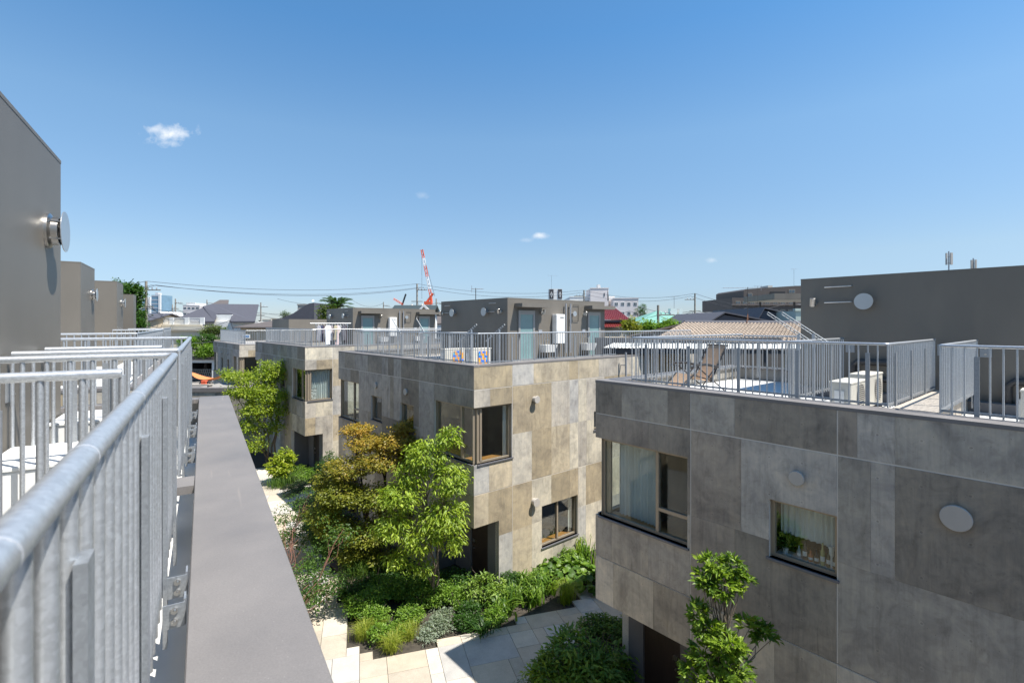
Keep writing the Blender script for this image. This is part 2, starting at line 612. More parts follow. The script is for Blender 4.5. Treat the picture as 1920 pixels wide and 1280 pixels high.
M['wood_floor'] = surf('oak_floor', (0.42, 0.20, 0.06), 0.4, var=0.2, scale=3, stretch=(1, 10, 1))
M['room'] = surf('grey_room_wall', (0.11, 0.11, 0.115), 0.8, var=0.05)
M['room_white'] = surf('white_room_wall', (0.6, 0.59, 0.56), 0.8, var=0.04)
M['curtain'] = surf('sheer_curtain', (0.62, 0.66, 0.66), 0.9, var=0.08, scale=2)
M['soil'] = surf('dark_soil', (0.035, 0.026, 0.02), 0.95, var=0.4, scale=18, bump=0.8, bscale=60)
M['tan_fabric'] = surf('tan_mesh_fabric', (0.46, 0.31, 0.20), 0.85, var=0.1, scale=20)
M['bark'] = surf('grey_brown_bark', (0.16, 0.125, 0.09), 0.85, var=0.3, scale=14, bump=0.5, bscale=60, stretch=(3, 3, .6))
M['bark_dark'] = surf('dark_bark', (0.06, 0.045, 0.035), 0.9, var=0.3, scale=14, bump=0.4)
M['bark_red'] = surf('reddish_twig', (0.17, 0.075, 0.05), 0.8, var=0.25, scale=10)
M['leaf'] = leaf_mat('soft_leaf', 0.42)
M['leaf_gloss'] = leaf_mat('glossy_leaf', 0.36, 0.46)


def paving_mat():
    m, nt, b = new_mat('limestone_paving')
    tc = N(nt, 'ShaderNodeTexCoord')
    oi = N(nt, 'ShaderNodeObjectInfo')
    add = N(nt, 'ShaderNodeVectorMath', operation='ADD')
    cmb = N(nt, 'ShaderNodeCombineXYZ')
    for i in range(3): L(nt, mth(nt, 'MULTIPLY', oi.outputs['Random'], 60.0), cmb.inputs[i])
    L(nt, tc.outputs['Object'], add.inputs[0]); L(nt, cmb.outputs[0], add.inputs[1])
    n1 = N(nt, 'ShaderNodeTexNoise', _Scale=2.5, _Detail=6.0, _Roughness=0.6)
    n2 = N(nt, 'ShaderNodeTexNoise', _Scale=55.0, _Detail=3.0)
    v = N(nt, 'ShaderNodeTexVoronoi', _Scale=24.0)
    for n in (n1, n2, v): L(nt, add.outputs[0], n.inputs['Vector'])
    c = mixc(nt, 'MULTIPLY', 1.0, oi.outputs['Color'], ramp(nt, n1.outputs[0], [(0.3, 0.86), (0.7, 1.1)]))
    c = mixc(nt, 'MULTIPLY', 0.8, c, ramp(nt, n2.outputs[0], [(0.3, 0.85), (0.7, 1.1)]))
    c = mixc(nt, 'MULTIPLY', 0.5, c, ramp(nt, v.outputs['Distance'], [(0.05, 0.45), (0.12, 1.0)]))
    L(nt, c, b.inputs['Base Color'])
    b.inputs['Roughness'].default_value = 0.75
    bp = N(nt, 'ShaderNodeBump', _Strength=0.2, _Distance=0.01)
    L(nt, n2.outputs[0], bp.inputs['Height']); L(nt, bp.outputs[0], b.inputs['Normal'])
    return m


M['paving'] = paving_mat()

# ------------------------------------------------------------------ ground
def sheet(name, poly, z, mat, kind='structure', label=None):
    mb = MB()
    mb.add([(p[0], p[1], z) for p in poly], [tuple(range(len(poly)))])
    return solo(name, mb, mat, W, (0, 0, 0), kind=kind, label=label)


M['ground'] = surf('town_ground', (0.13, 0.125, 0.12), 0.9, var=0.2, scale=0.05)
M['court'] = surf('courtyard_ground', (0.05, 0.042, 0.032), 0.95, var=0.4, scale=9, bump=0.5, bscale=30)
sheet('ground', [(-2500, -400), (2500, -400), (2500, 4000), (-2500, 4000)], -0.06, M['ground'])
sheet('garden_soil', [(-32, -4), (12, -4), (26, 24), (8, 48), (-34, 48)], -0.02, M['court'])


# ------------------------------------------------------------------ concrete houses of the row
def subtract(rect, holes):
    """rect (a0,a1,z0,z1) minus holes -> list of rects"""
    out = [rect]
    for (h0, h1, k0, k1) in holes:
        nxt = []
        for (a0, a1, z0, z1) in out:
            if h1 <= a0 or h0 >= a1 or k1 <= z0 or k0 >= z1:
                nxt.append((a0, a1, z0, z1)); continue
            if h0 > a0: nxt.append((a0, h0, z0, z1))
            if h1 < a1: nxt.append((h1, a1, z0, z1))
            b0, b1 = max(a0, h0), min(a1, h1)
            if k0 > z0: nxt.append((b0, b1, z0, k0))
            if k1 < z1: nxt.append((b0, b1, k1, z1))
        out = nxt
    return out


class Face:
    """a vertical wall plane; d is the depth into the wall, a the run along it"""
    def __init__(s, plane, coord):
        s.p, s.c = plane, coord

    def box(s, mb, d0, d1, a0, a1, z0, z1):
        if s.p == 'v': mb.box(s.c + d0, s.c + d1, a0, a1, z0, z1)
        elif s.p == '+v': mb.box(s.c - d1, s.c - d0, a0, a1, z0, z1)
        elif s.p == 'u': mb.box(a0, a1, s.c + d0, s.c + d1, z0, z1)
        else: mb.box(a0, a1, s.c - d1, s.c - d0, z0, z1)
        return mb

    def pt(s, d, a, z):
        if s.p == 'v': return Vector((s.c + d, a, z))
        if s.p == '+v': return Vector((s.c - d, a, z))
        if s.p == 'u': return Vector((a, s.c + d, z))
        return Vector((a, s.c - d, z))

    def out(s):
        return {'v': Vector((-1, 0, 0)), '+v': Vector((1, 0, 0)), 'u': Vector((0, -1, 0)), '+u': Vector((0, 1, 0))}[s.p]


def panelled(par, face, a0, a1, bands, majors, minors, holes, palette, rnd):
    """wall (joint backing) > panel pieces; bands = [(z0, z1, [own breaks])]"""
    zlo, zhi = bands[0][0], bands[-1][1]
    bk = MB()
    for r in subtract((a0 + 0.012, a1 - 0.012, zlo + .012, zhi - .004), holes):
        face.box(bk, 0.005, 0.16, *r)
    wall = part('wall', bk, M['sealant'], par)
    for bi, (z0, z1, extra) in enumerate(bands):
        cuts = sorted(set([a0, a1] + [m for m in majors if a0 < m < a1] + [m for m in minors + extra if a0 < m < a1]))
        isz_major = {round(z0, 3), round(z1, 3)} & ZMAJ
        prev = None
        for c0, c1 in zip(cuts[:-1], cuts[1:]):
            g0 = 0.009 if c0 in majors else (0.0 if c0 == a0 else 0.0012)
            g1 = 0.009 if c1 in majors else (0.0 if c1 == a1 else 0.0012)
            gz0 = 0.010 if round(z0, 3) in ZMAJ else (0.0 if z0 == zlo else 0.0012)
            gz1 = 0.010 if round(z1, 3) in ZMAJ else (0.0 if z1 == zhi else 0.0012)
            rc = (c0 + g0, c1 - g1, z0 + gz0, z1 - gz1)
            ps = [r for r in subtract(rc, holes) if r[1] - r[0] > .01 and r[3] - r[2] > .01]
            if not ps: continue
            mb = MB()
            pr = rnd.uniform(0, .0025)
            for r in ps: face.box(mb, -pr, 0.0045, *r)
            while True:
                col = rnd.choice(palette)
                if col is not prev or len(palette) < 2: break
            prev = col
            k = rnd.uniform(.9, 1.1)
            part('panel', mb, M['concrete'], wall, color=(col[0] * k, col[1] * k, col[2] * k, 1))
    return wall


ZMAJ = {5.755, 2.9}


def window(par, face, a0, a1, z0, z1, rec=0.1, mull=(), trans=(), sill=True, fw=0.05, jamb=True, open0=False, open1=False):
    """window frame (part) > panes, sill; mull = positions of mullions, trans = [(i, z)] transoms of bay i"""
    fb = MB()
    e0 = a0 if open0 else a0 + fw
    e1 = a1 if open1 else a1 - fw
    d0, d1 = rec - .02, rec + .05
    if not open0: face.box(fb, d0, d1, a0, a0 + fw, z0, z1)
    if not open1: face.box(fb, d0, d1, a1 - fw, a1, z0, z1)
    face.box(fb, d0, d1, e0, e1, z0, z0 + fw)
    face.box(fb, d0, d1, e0, e1, z1 - fw, z1)
    for m in mull: face.box(fb, d0 - .008, d1, m - .03, m + .03, z0 + fw, z1 - fw)
    edges = [e0] + sorted(mull) + [e1]
    tr = dict(trans)
    for i in range(len(edges) - 1):
        if i in tr:
            face.box(fb, d0 - .004, d1, edges[i] + .03 * (i > 0), edges[i + 1] - .03 * (i < len(edges) - 2), tr[i] - .03, tr[i] + .03)
    w = part('window', fb, M['alu'], par)
    for i in range(len(edges) - 1):
        zs = [z0 + fw, z1 - fw]
        if i in tr: zs = [z0 + fw, tr[i] - .03, tr[i] + .03, z1 - fw]
        for q in range(0, len(zs), 2):
            pb = MB()
            face.box(pb, rec + .012, rec + .018, edges[i] + .03 * (i > 0), edges[i + 1] - .03 * (i < len(edges) - 2), zs[q], zs[q + 1])
            part('pane', pb, M['glass'], w)
    if jamb:
        jb = MB()
        face.box(jb, .05, rec + .16, a0 - .001, a0 + .008, z0, z1) if not open0 else None
        face.box(jb, .05, rec + .16, a1 - .008, a1 + .001, z0, z1) if not open1 else None
        face.box(jb, .05, rec + .16, a0, a1, z1 - .006, z1 + .001)
        part('reveal', jb, M['alu'], w)
    if sill:
        sb = MB()
        face.box(sb, -.035, rec + .06, a0 - (0 if open0 else .03), a1 + (0 if open1 else .03), z0 - .035, z0)
        part('sill', sb, M['sill'], w)
    return w


def vent_cap(par, face, a, z, r, stand=0.035):
    mb = MB()
    o = face.out()
    mb.disc(face.pt(0.0, a, z), o, r * .78, stand, 24)
    mb.disc(face.pt(-stand, a, z), o, r, .03, 32, .006)
    return part('vent_cap', mb, M['vent_grey'], par, smooth=True)


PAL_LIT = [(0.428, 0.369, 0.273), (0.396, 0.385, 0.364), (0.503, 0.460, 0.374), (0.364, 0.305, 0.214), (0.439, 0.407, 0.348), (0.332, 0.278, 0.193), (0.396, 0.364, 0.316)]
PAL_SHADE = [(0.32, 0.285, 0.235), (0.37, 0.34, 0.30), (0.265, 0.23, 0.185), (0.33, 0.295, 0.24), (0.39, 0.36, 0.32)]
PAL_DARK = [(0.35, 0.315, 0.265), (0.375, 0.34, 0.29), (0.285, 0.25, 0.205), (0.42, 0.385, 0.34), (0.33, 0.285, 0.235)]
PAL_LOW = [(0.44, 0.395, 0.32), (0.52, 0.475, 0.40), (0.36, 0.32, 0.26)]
Z_SOF, Z_SILL, Z_HEAD, Z_DECK, Z_COP = 2.02, 3.72, 5.27, 6.10, 6.42
LF = 9.54


def concrete_house(u0, v0, label, pal_shade, pal_low, seed, depth=12.4, rear_u1=None, zc=Z_COP, near_small=True):
    rnd = random.Random(seed)
    u1, v1 = u0 + LF, v0 + depth
    h = root('concrete_house', label, 'house', R, (v0, u0, 0), 'concrete houses round the garden')
    T = lambda t: u0 + t
    fs = Face('v', v0)
    fl = Face('u', u0)
    ff = Face('+u', u1)
    RC = 0.11
    corner_n = (T(-.01), T(2.02), Z_SILL, Z_HEAD)
    corner_f = (T(7.52), T(LF + .01), Z_SILL, Z_HEAD)
    w1 = (T(3.28), T(4.17), 4.05, 4.93)
    w2 = (T(5.55), T(6.42), 4.05, 4.93) if near_small else (T(5.285), T(6.18), 4.05, 4.92)
    pn = (T(-.01), T(2.2), -1, Z_SOF)
    pf = (T(7.34), T(LF + .01), -1, Z_SOF)
    maj = [T(2.04), T(4.10), T(5.53), T(7.50)] if near_small else [T(2.04), T(5.28), T(7.46)]
    zt = zc - .05
    bands = [(0, 2.9, [T(.85), T(1.3), T(3.2), T(6.1), T(8.2), T(9.1)]),
             (2.9, 4.30, [T(.4), T(1.25), T(2.9), T(6.7), T(8.3), T(9.14)]),
             (4.30, 5.755, [T(2.94), T(4.64), T(4.9), T(6.6), T(8.3)]),
             (5.755, zt, [T(1.18), T(2.94), T(4.64), T(5.05), T(6.7), T(7.9), T(8.9)])]
    low = [bands[0]]
    hol = [corner_n, corner_f, w2, pn, pf] + ([w1] if near_small else [])
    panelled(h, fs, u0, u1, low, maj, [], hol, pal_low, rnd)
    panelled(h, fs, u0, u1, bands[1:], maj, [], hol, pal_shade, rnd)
    S = lambda s: v0 + s
    lw = (S(-.01), S(1.36), Z_SILL, Z_HEAD)
    lw2 = (S(2.54), S(4.15), .76, Z_SOF)
    lw3 = (S(4.95), S(5.85), 4.0, 4.62)
    lp = (S(-.01), S(.87), -1, Z_SOF)
    bl = [(0, 1.59, [S(2.13), S(3.0), S(4.55), S(5.6), S(6.5), S(7.4), S(8.3)]),
          (1.59, 2.9, [S(.5), S(2.13), S(2.95), S(3.77), S(4.55), S(5.4), S(6.3), S(7.2)]),
          (2.9, 4.37, [S(.52), S(2.13), S(2.95), S(3.77), S(4.58), S(5.5), S(6.4), S(7.3), S(8.2)]),
          (4.37, 5.755, [S(.56), S(2.95), S(3.77), S(4.58), S(5.5), S(7.2), S(8.2)]),
          (5.755, zt, [S(2.2), S(3.75), S(5.2), S(7.0), S(8.0), S(9.1)])]
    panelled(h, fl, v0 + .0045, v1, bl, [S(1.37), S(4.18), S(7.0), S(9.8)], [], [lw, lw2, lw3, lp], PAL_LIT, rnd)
    fw_ = (v0 - .01, S(1.36), Z_SILL, Z_HEAD)
    fp_ = (v0 - .01, S(.87), -1, Z_SOF)
    v1f = v1 if rear_u1 is None else v0 + 5.75
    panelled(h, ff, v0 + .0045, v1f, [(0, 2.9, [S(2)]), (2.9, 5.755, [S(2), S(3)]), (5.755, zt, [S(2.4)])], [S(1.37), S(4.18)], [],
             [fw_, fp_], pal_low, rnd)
    # windows
    window(h, fs, T(RC), T(2.02), Z_SILL, Z_HEAD, RC, [T(.72)], [(1, 4.2)] if False else [], open0=False)
    window(h, fs, T(7.52), T(LF - RC), Z_SILL, Z_HEAD, RC, [T(8.17)], [(0, 4.19)])
    if near_small: window(h, fs, *w1, RC)
    window(h, fs, *w2, RC)
    window(h, fl, S(RC + .03), S(1.36), Z_SILL, Z_HEAD, RC, [S(.30)])
    window(h, fl, *lw2, RC, [S(3.3)])
    window(h, fl, *lw3, RC)
    window(h, ff, S(RC + .03), S(1.36), Z_SILL, Z_HEAD, RC, [S(.30)])
    for t in ((3.74, 5.98) if near_small else (5.78,)): vent_cap(h, fs, T(t), 5.33, .105)
    vent_cap(h, fs, T(5.49 - 1.4 + 0.0), 5.27, .14) if False else None
    vent_cap(h, fl, S(2.22), 5.30, .11, .12)
    vent_cap(h, fl, S(2.20), 2.25, .13, .12)
    # porches: recessed grey walls, soffits, doors
    for (ta, tb, d0, d1, sg) in ((0.0, 2.2, .52, 1.36, 1), (7.34, LF, LF - 1.36, LF - .52, -1)):
        pb = MB()
        x = v0 + .87
        for r in subtract((T(ta) + .012, T(tb) - .012, 0, Z_SOF - .004), [(T(d0), T(d1), -1, 1.99)]):
            pb.box(x, x + .1, *r[:2], *r[2:])
        e = T(tb) if sg > 0 else T(ta)
        pb.box(v0 + .17, x - .003, e - .05 if sg < 0 else e, e if sg < 0 else e + .05, 0, Z_SOF - .006)
        part('porch_wall', pb, M['grey_paint'], h)
        sb = MB().box(v0 + .055, x + .1, T(ta) + .06, T(tb) - .06, Z_SOF + .002, Z_SOF + .09)
        part('porch_ceiling', sb, M['grey_paint'], h)
        db = MB().box(x + .05, x + .09, T(d0) + .003, T(d1) - .003, 0.01, 1.985)
        dr = part('door', db, M['dark_door'], h)
        hb = MB()
        ha = T(d1) - .12 if sg > 0 else T(d0) + .12
        hb.box(x + .02, x + .05, ha - .045, ha + .045, 1.0, 1.09)
        hb.disc((x + .05, ha, .82), (-1, 0, 0), .025, .02, 14)
        part('handle', hb, M['steel'], dr)
    # inside: floors, partitions, wooden window boards
    ib = MB()
    ib.box(v0 + .17, v1f - .2, u0 + .17, u1 - .17, 2.95, 3.05)
    part('floor_slab', ib, M['plain_concrete'], h)
    fb = MB()
    fb.box(v0 + .18, v0 + 3.2, u0 + .18, u1 - .18, 3.055, 3.08)
    fb.box(v0 + 1.0, v0 + 5.0, u0 + .18, u1 - 2.5, 0.02, .05)
    fb.box(v0 + .17, v0 + .55, u0 + .17, T(2.0), Z_SILL - .03, Z_SILL + .015)
    fb.box(v0 + .56, v0 + 1.34, u0 + .17, u0 + .55, Z_SILL - .03, Z_SILL + .015)
    fb.box(v0 + 2.56, v0 + 4.12, u0 + .17, u0 + .45, .73, .775)
    fb.box(v0 + .17, v0 + .4, T(7.56), u1 - .17, Z_SILL - .03, Z_SILL + .015)
    part('wood_floor', fb, M['wood_floor'], h)
    rb = MB()
    rb.box(v0 + 3.2, v0 + 3.3, u0 + .2, u1 - .2, 3.09, 6.02)
    rb.box(v0 + .2, v0 + 3.19, T(2.6), T(2.7), 3.09, 6.02)
    rb.box(v0 + .2, v0 + 3.19, T(6.9), T(7.0), 3.09, 6.02)
    rb.box(v0 + 1.2, v0 + 5.2, u0 + 2.2, u0 + 2.3, .06, 2.9)
    part('partition', rb, M['room'], h)
    # rear walls close the shell
    bk = MB()
    bk.box(v1 - .15, v1, u0 + .17, (u1 if rear_u1 is None else rear_u1) - .17, 0, zt)
    if rear_u1 is not None:
        bk.box(v1f - .15, v1f, rear_u1, u1 - .17, 0, zt)
        bk.box(v1f + .01, v1 - .16, rear_u1 - .15, rear_u1, 0, zt)
    part('rear_wall', bk, M['plain_concrete'], h)
    # roof: membrane deck, inner parapet, coping
    dk = MB()
    ur = u1 if rear_u1 is None else rear_u1
    dk.box(v0 + .17, v1f - .16, u0 + .17, u1 - .17, 5.98, Z_DECK)
    if rear_u1 is not None: dk.box(v1f - .155, v1 - .16, u0 + .17, rear_u1 - .16, 5.98, Z_DECK)
    part('roof_deck', dk, M['deck_white'] if not near_small else M['deck_beige'], h)
    pi = MB()
    pi.box(v0 + .162, v0 + .36, u0 + .165, u1 - .165, Z_DECK + .002, zt - .003)
    pi.box(v0 + .365, v1f - .365, u0 + .165, u0 + .36, Z_DECK + .002, zt - .003)
    pi.box(v0 + .365, v1f - .365, u1 - .36, u1 - .165, Z_DECK + .002, zt - .003)
    if rear_u1 is None: pi.box(v1f - .36, v1f - .165, u0 + .165, u1 - .165, Z_DECK + .002, zt - .003)
    else: pi.box(v1f - .36, v1f - .155, rear_u1, u1 - .165, Z_DECK + .002, zt - .003)
    part('parapet', pi, M['plain_concrete'], h)
    cb = MB()
    cw = .40
    cb.box(v0 - .006, v0 + cw, u0 - .006, u1 + .006, zt, zc)
    part('coping', cb, M['coping'], h)
    part('coping', MB().box(v0 + cw + .003, v1f - cw - .003, u0 - .006, u0 + cw, zt, zc), M['coping'], h)
    part('coping', MB().box(v0 + cw + .003, v1f - cw - .003, u1 - cw, u1 + .006, zt, zc), M['coping'], h)
    part('coping', MB().box(v1f - cw, v1f + .006, (u0 if rear_u1 is None else rear_u1) - .006, u1 + .006, zt, zc), M['coping'], h)
    return h


V1, V2, V3 = 7.81, 7.95, 8.15
U1, U2, U3, U4 = -2.97, 10.93, 25.3, 39.0
house_dark = concrete_house(U1, V1, 'dark stained concrete house with a deck chair on its roof terrace', PAL_DARK, PAL_LOW, 3, depth=12.2, rear_u1=4.06, near_small=False)
house_mid = concrete_house(U2, V2, 'pale patchwork concrete house with corner window behind the reddish maple', PAL_SHADE, PAL_LOW, 12)
house_far = concrete_house(U3, V3, 'patchwork concrete house with white curtain in its corner window', PAL_SHADE, PAL_LOW, 25)
house_end = concrete_house(U4, 8.1, 'low concrete house at the far end beyond the green maple', PAL_SHADE, PAL_LOW, 31, zc=6.15)
house_end.location.z -= 0.06
# the larger cap on the dark house, right of its small window
vent_cap(house_dark, Face('v', V1), 1.08, 5.27, .15)


# ------------------------------------------------------------------ roof penthouses
def lamp(face, a, z, label, tilt=1):
    l = root('wall_lamp', label, 'lamp', R, tuple(face.pt(0, a, z)), 'spot lamps on the roof huts')
    o = face.out()
    mb = MB().disc(face.pt(0, a, z), o, .05, .03, 16)
    mb.tube([face.pt(-.03, a, z), face.pt(-.10, a, z + .02)], .014, 8)
    part('bracket', mb, M['steel'], l)
    side = Vector((0, 0, 1)).cross(o)
    c = face.pt(-.13, a, z + .02)
    d = (Vector((0, 0, 1)) * .95 + side * .12 * tilt + o * .25).normalized()
    hb = MB().disc(c - d * .08, d, .055, .17, 20, .004)
    part('lamp_head', hb, M['steel'], l, smooth=True)
    return l


def hut(u0, u1, v0, v1, z0, z1, label, fr=R, front=True, name='roof_hut'):
    h = root(name, label, 'roof hut', fr, (v0, u0, z0), 'taupe roof huts')
    mb = MB().box(v0, v1, u0, u1, z0, z1 - .03)
    part('wall', mb, M['pent'], h)
    part('roof_trim', MB().box(v0 - .003, v1 + .003, u0 - .003, u1 + .003, z1 - .0298, z1), M['pent'], h)
    return h


def hut_face(h, u0, v0, z0, lbl):
    """doors, canopies, plates and pipes on the sunny side of a roof hut (face u = u0)"""
    f = Face('u', u0)
    for k, (s0, s1, c0, c1) in enumerate(((.49, 1.30, .33, 1.72), (4.30, 5.09, 4.13, 5.62))):
        db = MB()
        ht = 1.94
        a0, a1 = v0 + s0, v0 + s1
        f.box(db, -.05, .0, a0, a0 + .09, z0, z0 + ht)
        f.box(db, -.05, .0, a1 - .09, a1, z0, z0 + ht)
        f.box(db, -.05, .0, a0 + .09, a1 - .09, z0 + ht - .15, z0 + ht)
        f.box(db, -.05, .0, a0 + .09, a1 - .09, z0, z0 + .16)
        d = part('door', db, M['door_frame'], h)
        g = MB()
        f.box(g, -.03, -.01, a0 + .09, a1 - .09, z0 + .16, z0 + ht - .15)
        part('door_glass', g, M['frost'], d)
        hb = MB()
        f.box(hb, -.10, -.05, a0 + .03, a0 + .06, z0 + .95, z0 + 1.12)
        part('handle', hb, M['steel'], d)
        cb = MB()
        f.box(cb, -.42, .0, v0 + c0, v0 + c1, z0 + 2.05, z0 + 2.19)
        part('canopy', cb, M['pent_soffit'], h)
        pb = MB()
        p0 = v0 + (1.52, 3.98)[k]
        f.box(pb, -.02, 0, p0, p0 + .18, z0 + 1.08, z0 + 1.22)
        part('socket_plate', pb, M['pipe'], h)
    for s_ in (2.94, 3.20):
        pb = MB()
        pb.tube([f.pt(-.08, v0 + s_, z0 + .3), f.pt(-.08, v0 + s_, z0 + 2.24)], .03, 12)
        for zz in (.5, 1.4, 2.1): pb.tube([f.pt(0, v0 + s_, z0 + zz), f.pt(-.08, v0 + s_, z0 + zz)], .013, 8)
        part('pipe', pb, M['pipe'], h, smooth=True)
    vb = MB()
    vb.tube([f.pt(0, v0 + 3.39, z0 + 1.85), f.pt(-.14, v0 + 3.39, z0 + 1.85)], .05, 16)
    vb.disc(f.pt(-.14, v0 + 3.39, z0 + 1.85), f.out(), .105, .012, 28)
    part('vent_cap', vb, M['vent_disc'], h, smooth=True)
    wb = MB()
    wb.tube([f.pt(-.03, v0 + 3.42, z0 + 2.2), f.pt(-.03, v0 + 3.75, z0 + 2.2), f.pt(-.03, v0 + 3.72, z0 + 1.55), f.pt(-.03, v0 + 3.44, z0 + 1.55)], .008, 6)
    part('cable', wb, M['black'], h)
    kb = MB().box(v0 - .2, v0 + 5.4, u0 - .45, u0 - .06, z0, z0 + .14)
    part('kerb', kb, M['plain_concrete'], h)


def hut_shade(h, face, a_list, z0, arms=(), lamps=()):
    for a in a_list:
        vb = MB()
        vb.tube([face.pt(0, a, z0), face.pt(-.12, a, z0)], .10, 20)
        vb.disc(face.pt(-.13, a, z0), face.out(), .155, .014, 32)
        part('vent_cap', vb, M['vent_disc'], h, smooth=True)
    for (a, z, dirn) in arms:
        ab = MB()
        ab.tube([face.pt(0, a, z), face.pt(-.05, a, z), face.pt(-.06, a + .02 * dirn, z), face.pt(-.06, a + .42 * dirn, z)], .011, 8)
        part('clothes_arm', ab, M['steel'], h, smooth=True)


ZH0, ZH1 = Z_DECK + .004, 8.49
VH, VH2, UH, UH2 = 11.45, 11.67, 13.7, 27.9
hut_mid = hut(UH, 18.1, VH, 16.87, ZH0, ZH1, 'taupe roof hut with white water heater on the middle concrete house')
hut_face(hut_mid, UH, VH, ZH0, 'middle')
hut_shade(hut_mid, Face('v', VH), (14.95, 17.1), 8.0, [(14.72, 8.31, -1), (14.80, 8.0, -1), (17.75, 8.3, -1), (17.85, 8.0, -1)])
lamp(Face('v', VH), 14.05, 7.99, 'small steel lamp nearest the sunny corner of the middle roof hut')
lamp(Face('v', VH), 17.97, 7.99, 'small steel lamp at the far corner of the middle roof hut')
lamp(Face('u', UH), 13.14, 7.97, 'steel spot lamp between door and water heater of the middle roof hut')
lamp(Face('u', UH), 15.52, 7.95, 'steel spot lamp beside the second door of the middle roof hut')
hut_far = hut(UH2, 32.05, VH2, 17.2, ZH0, ZH1, 'taupe roof hut behind the hanging laundry')
hut_face(hut_far, UH2, VH2, ZH0, 'far')
hut_shade(hut_far, Face('v', VH2), (29.05, 31.2), 8.02, [(28.9, 8.3, -1), (28.8, 8.0, -1), (31.8, 8.3, -1), (31.9, 8.0, -1)])
lamp(Face('u', UH2), 13.39, 7.97, 'steel spot lamp beside the first door of the hut behind the laundry')
lamp(Face('u', UH2), 15.80, 7.95, 'steel spot lamp beside the second door of the hut behind the laundry')
hut_dark = hut(-2.7, 4.06, VH, 17.0, ZH0, ZH1, 'long dark taupe roof hut behind the air conditioners on the dark house')
fd = Face('v', VH)
hut_shade(hut_dark, fd, (2.91, -0.6), 7.98)
for z in (8.29, 7.98):
    part('clothes_arm', MB().tube([fd.pt(0, 3.14, z), fd.pt(-.05, 3.14, z), fd.pt(-.06, 3.17, z), fd.pt(-.06, 3.6, z)], .011, 8), M['steel'], hut_dark, smooth=True)
lamp(fd, 3.79, 7.97, 'small steel lamp at the edge of the long dark roof hut')
kb = MB().box(VH - .3, VH - .01, -2.6, 4.0, Z_DECK + .003, Z_DECK + .16)
part('kerb', kb, M['coping'], hut_dark)
hut_back = hut(44.5, 49.5, 13.0, 19.0, 5.9, 7.95, 'small taupe roof hut on the far end house')

# our own row: three huts in a staggered line
OT = 9.10
own_hut = hut(-4.0, 6.30, -6.0, -1.15, 6.02, OT, 'tall taupe roof hut with round steel vent beside our railing', O)
own_hut2 = hut(16.3, 18.2, -8.5, -2.6, 6.02, OT, 'second taupe roof hut with lit brown end wall on our row', O)
own_hut3 = hut(23.0, 24.7, -9.0, -2.66, 6.02, OT, 'third taupe roof hut on our row in front of the leafy tree', O)
own_hut4 = hut(28.6, 29.6, -9.0, -2.7, 6.02, 8.9, 'fourth taupe roof hut barely showing past the third on our row', O)


def deep_vent(h, n, u, z):
    """steel duct end with a flange and a stand-off disc"""
    ax = Vector((1, 0, 0))
    c = Vector((n, u, z))
    mb = MB()
    ring = []
    for (r, d) in [(.150, 0), (.150, .022), (.138, .030), (.128, .034), (.122, .04), (.122, .085), (.115, .085), (.115, .02)]:
        ring.append([c + ax * d + Vector((0, math.cos(2 * math.pi * k / 36) * r, math.sin(2 * math.pi * k / 36) * r)) for k in range(36)])
    vs = [p for rg in ring for p in rg]
    fs = []
    for i in range(len(ring) - 1):
        for k in range(36):
            l = (k + 1) % 36
            fs.append((i * 36 + k, i * 36 + l, (i + 1) * 36 + l, (i + 1) * 36 + k))
    mb.add(vs, fs)
    v = part('vent', mb, M['steel'], h, smooth=True)
    part('vent_throat', MB().disc(c + ax * .012, ax, .116, .006, 30), M['dark_grille'], v)
    rb = MB()
    for a in (35, 145, 215, 325):
        p = Vector((0, math.cos(math.radians(a)) * .128, math.sin(math.radians(a)) * .128))
        rb.tube([c + p + ax * .03, c + p + ax * .115], .006, 6)
    part('vent_rod', rb, M['steel'], v)
    part('vent_disc', MB().disc(c + ax * .115, ax, .175, .006, 48), M['vent_disc'], v)


deep_vent(own_hut, -1.15, 5.82, EZ + .81)
deep_vent(own_hut2, -2.6, 17.75, EZ + .80)
deep_vent(own_hut3, -2.66, 24.2, EZ + .80)


# ------------------------------------------------------------------ our own building (left)
def own_house(u0, u1, n0, n1, label, zc, seed):
    h = root('concrete_house', label, 'house', O, (n1, u0, 0), 'concrete houses round the garden')
    rnd = random.Random(seed)
    nb = int((u1 - u0) / 1.6)
    brk = [u0 + (u1 - u0) * i / nb for i in range(1, nb)]
    panelled(h, Face('+v', n1), u0, u1, [(0, 2.9, []), (2.9, 5.755, []), (5.755, zc - .05, [])], brk[::2], brk, [], PAL_LIT, rnd)
    nn = [n1 - 1.2 * i for i in range(1, int((n1 - n0) / 1.2))]
    panelled(h, Face('u', u0), n0, n1 - .05, [(0, 2.9, []), (2.9, 5.755, []), (5.755, zc - .05, [])], nn[::2], nn, [], PAL_LIT, rnd)
    part('rear_wall', MB().box(n0, n1 - .17, u1 - .1, u1, 0, zc - .05).box(n0, n0 + .1, u0 + .17, u1 - .11, 0, zc - .05), M['plain_concrete'], h)
    part('roof_deck', MB().box(n0 + .11, n1 - .40, u0 + .17, u1 - .11, 5.9, 6.02), M['deck_white'], h)
    part('parapet', MB().box(n1 - .36, n1 - .165, u0 + .17, u1 - .11, 5.95, zc - .053), M['pent'], h)
    return h


own = own_house(-4.0, 9.1, -6.2, .345, 'our own concrete house under the wide grey coping', Z_COP, 5)
ownc = MB()
ownc.bevbox(-.05, .352, -4.0, 9.1, Z_COP - .05, Z_COP, .006)
part('coping', ownc, M['coping'], own)
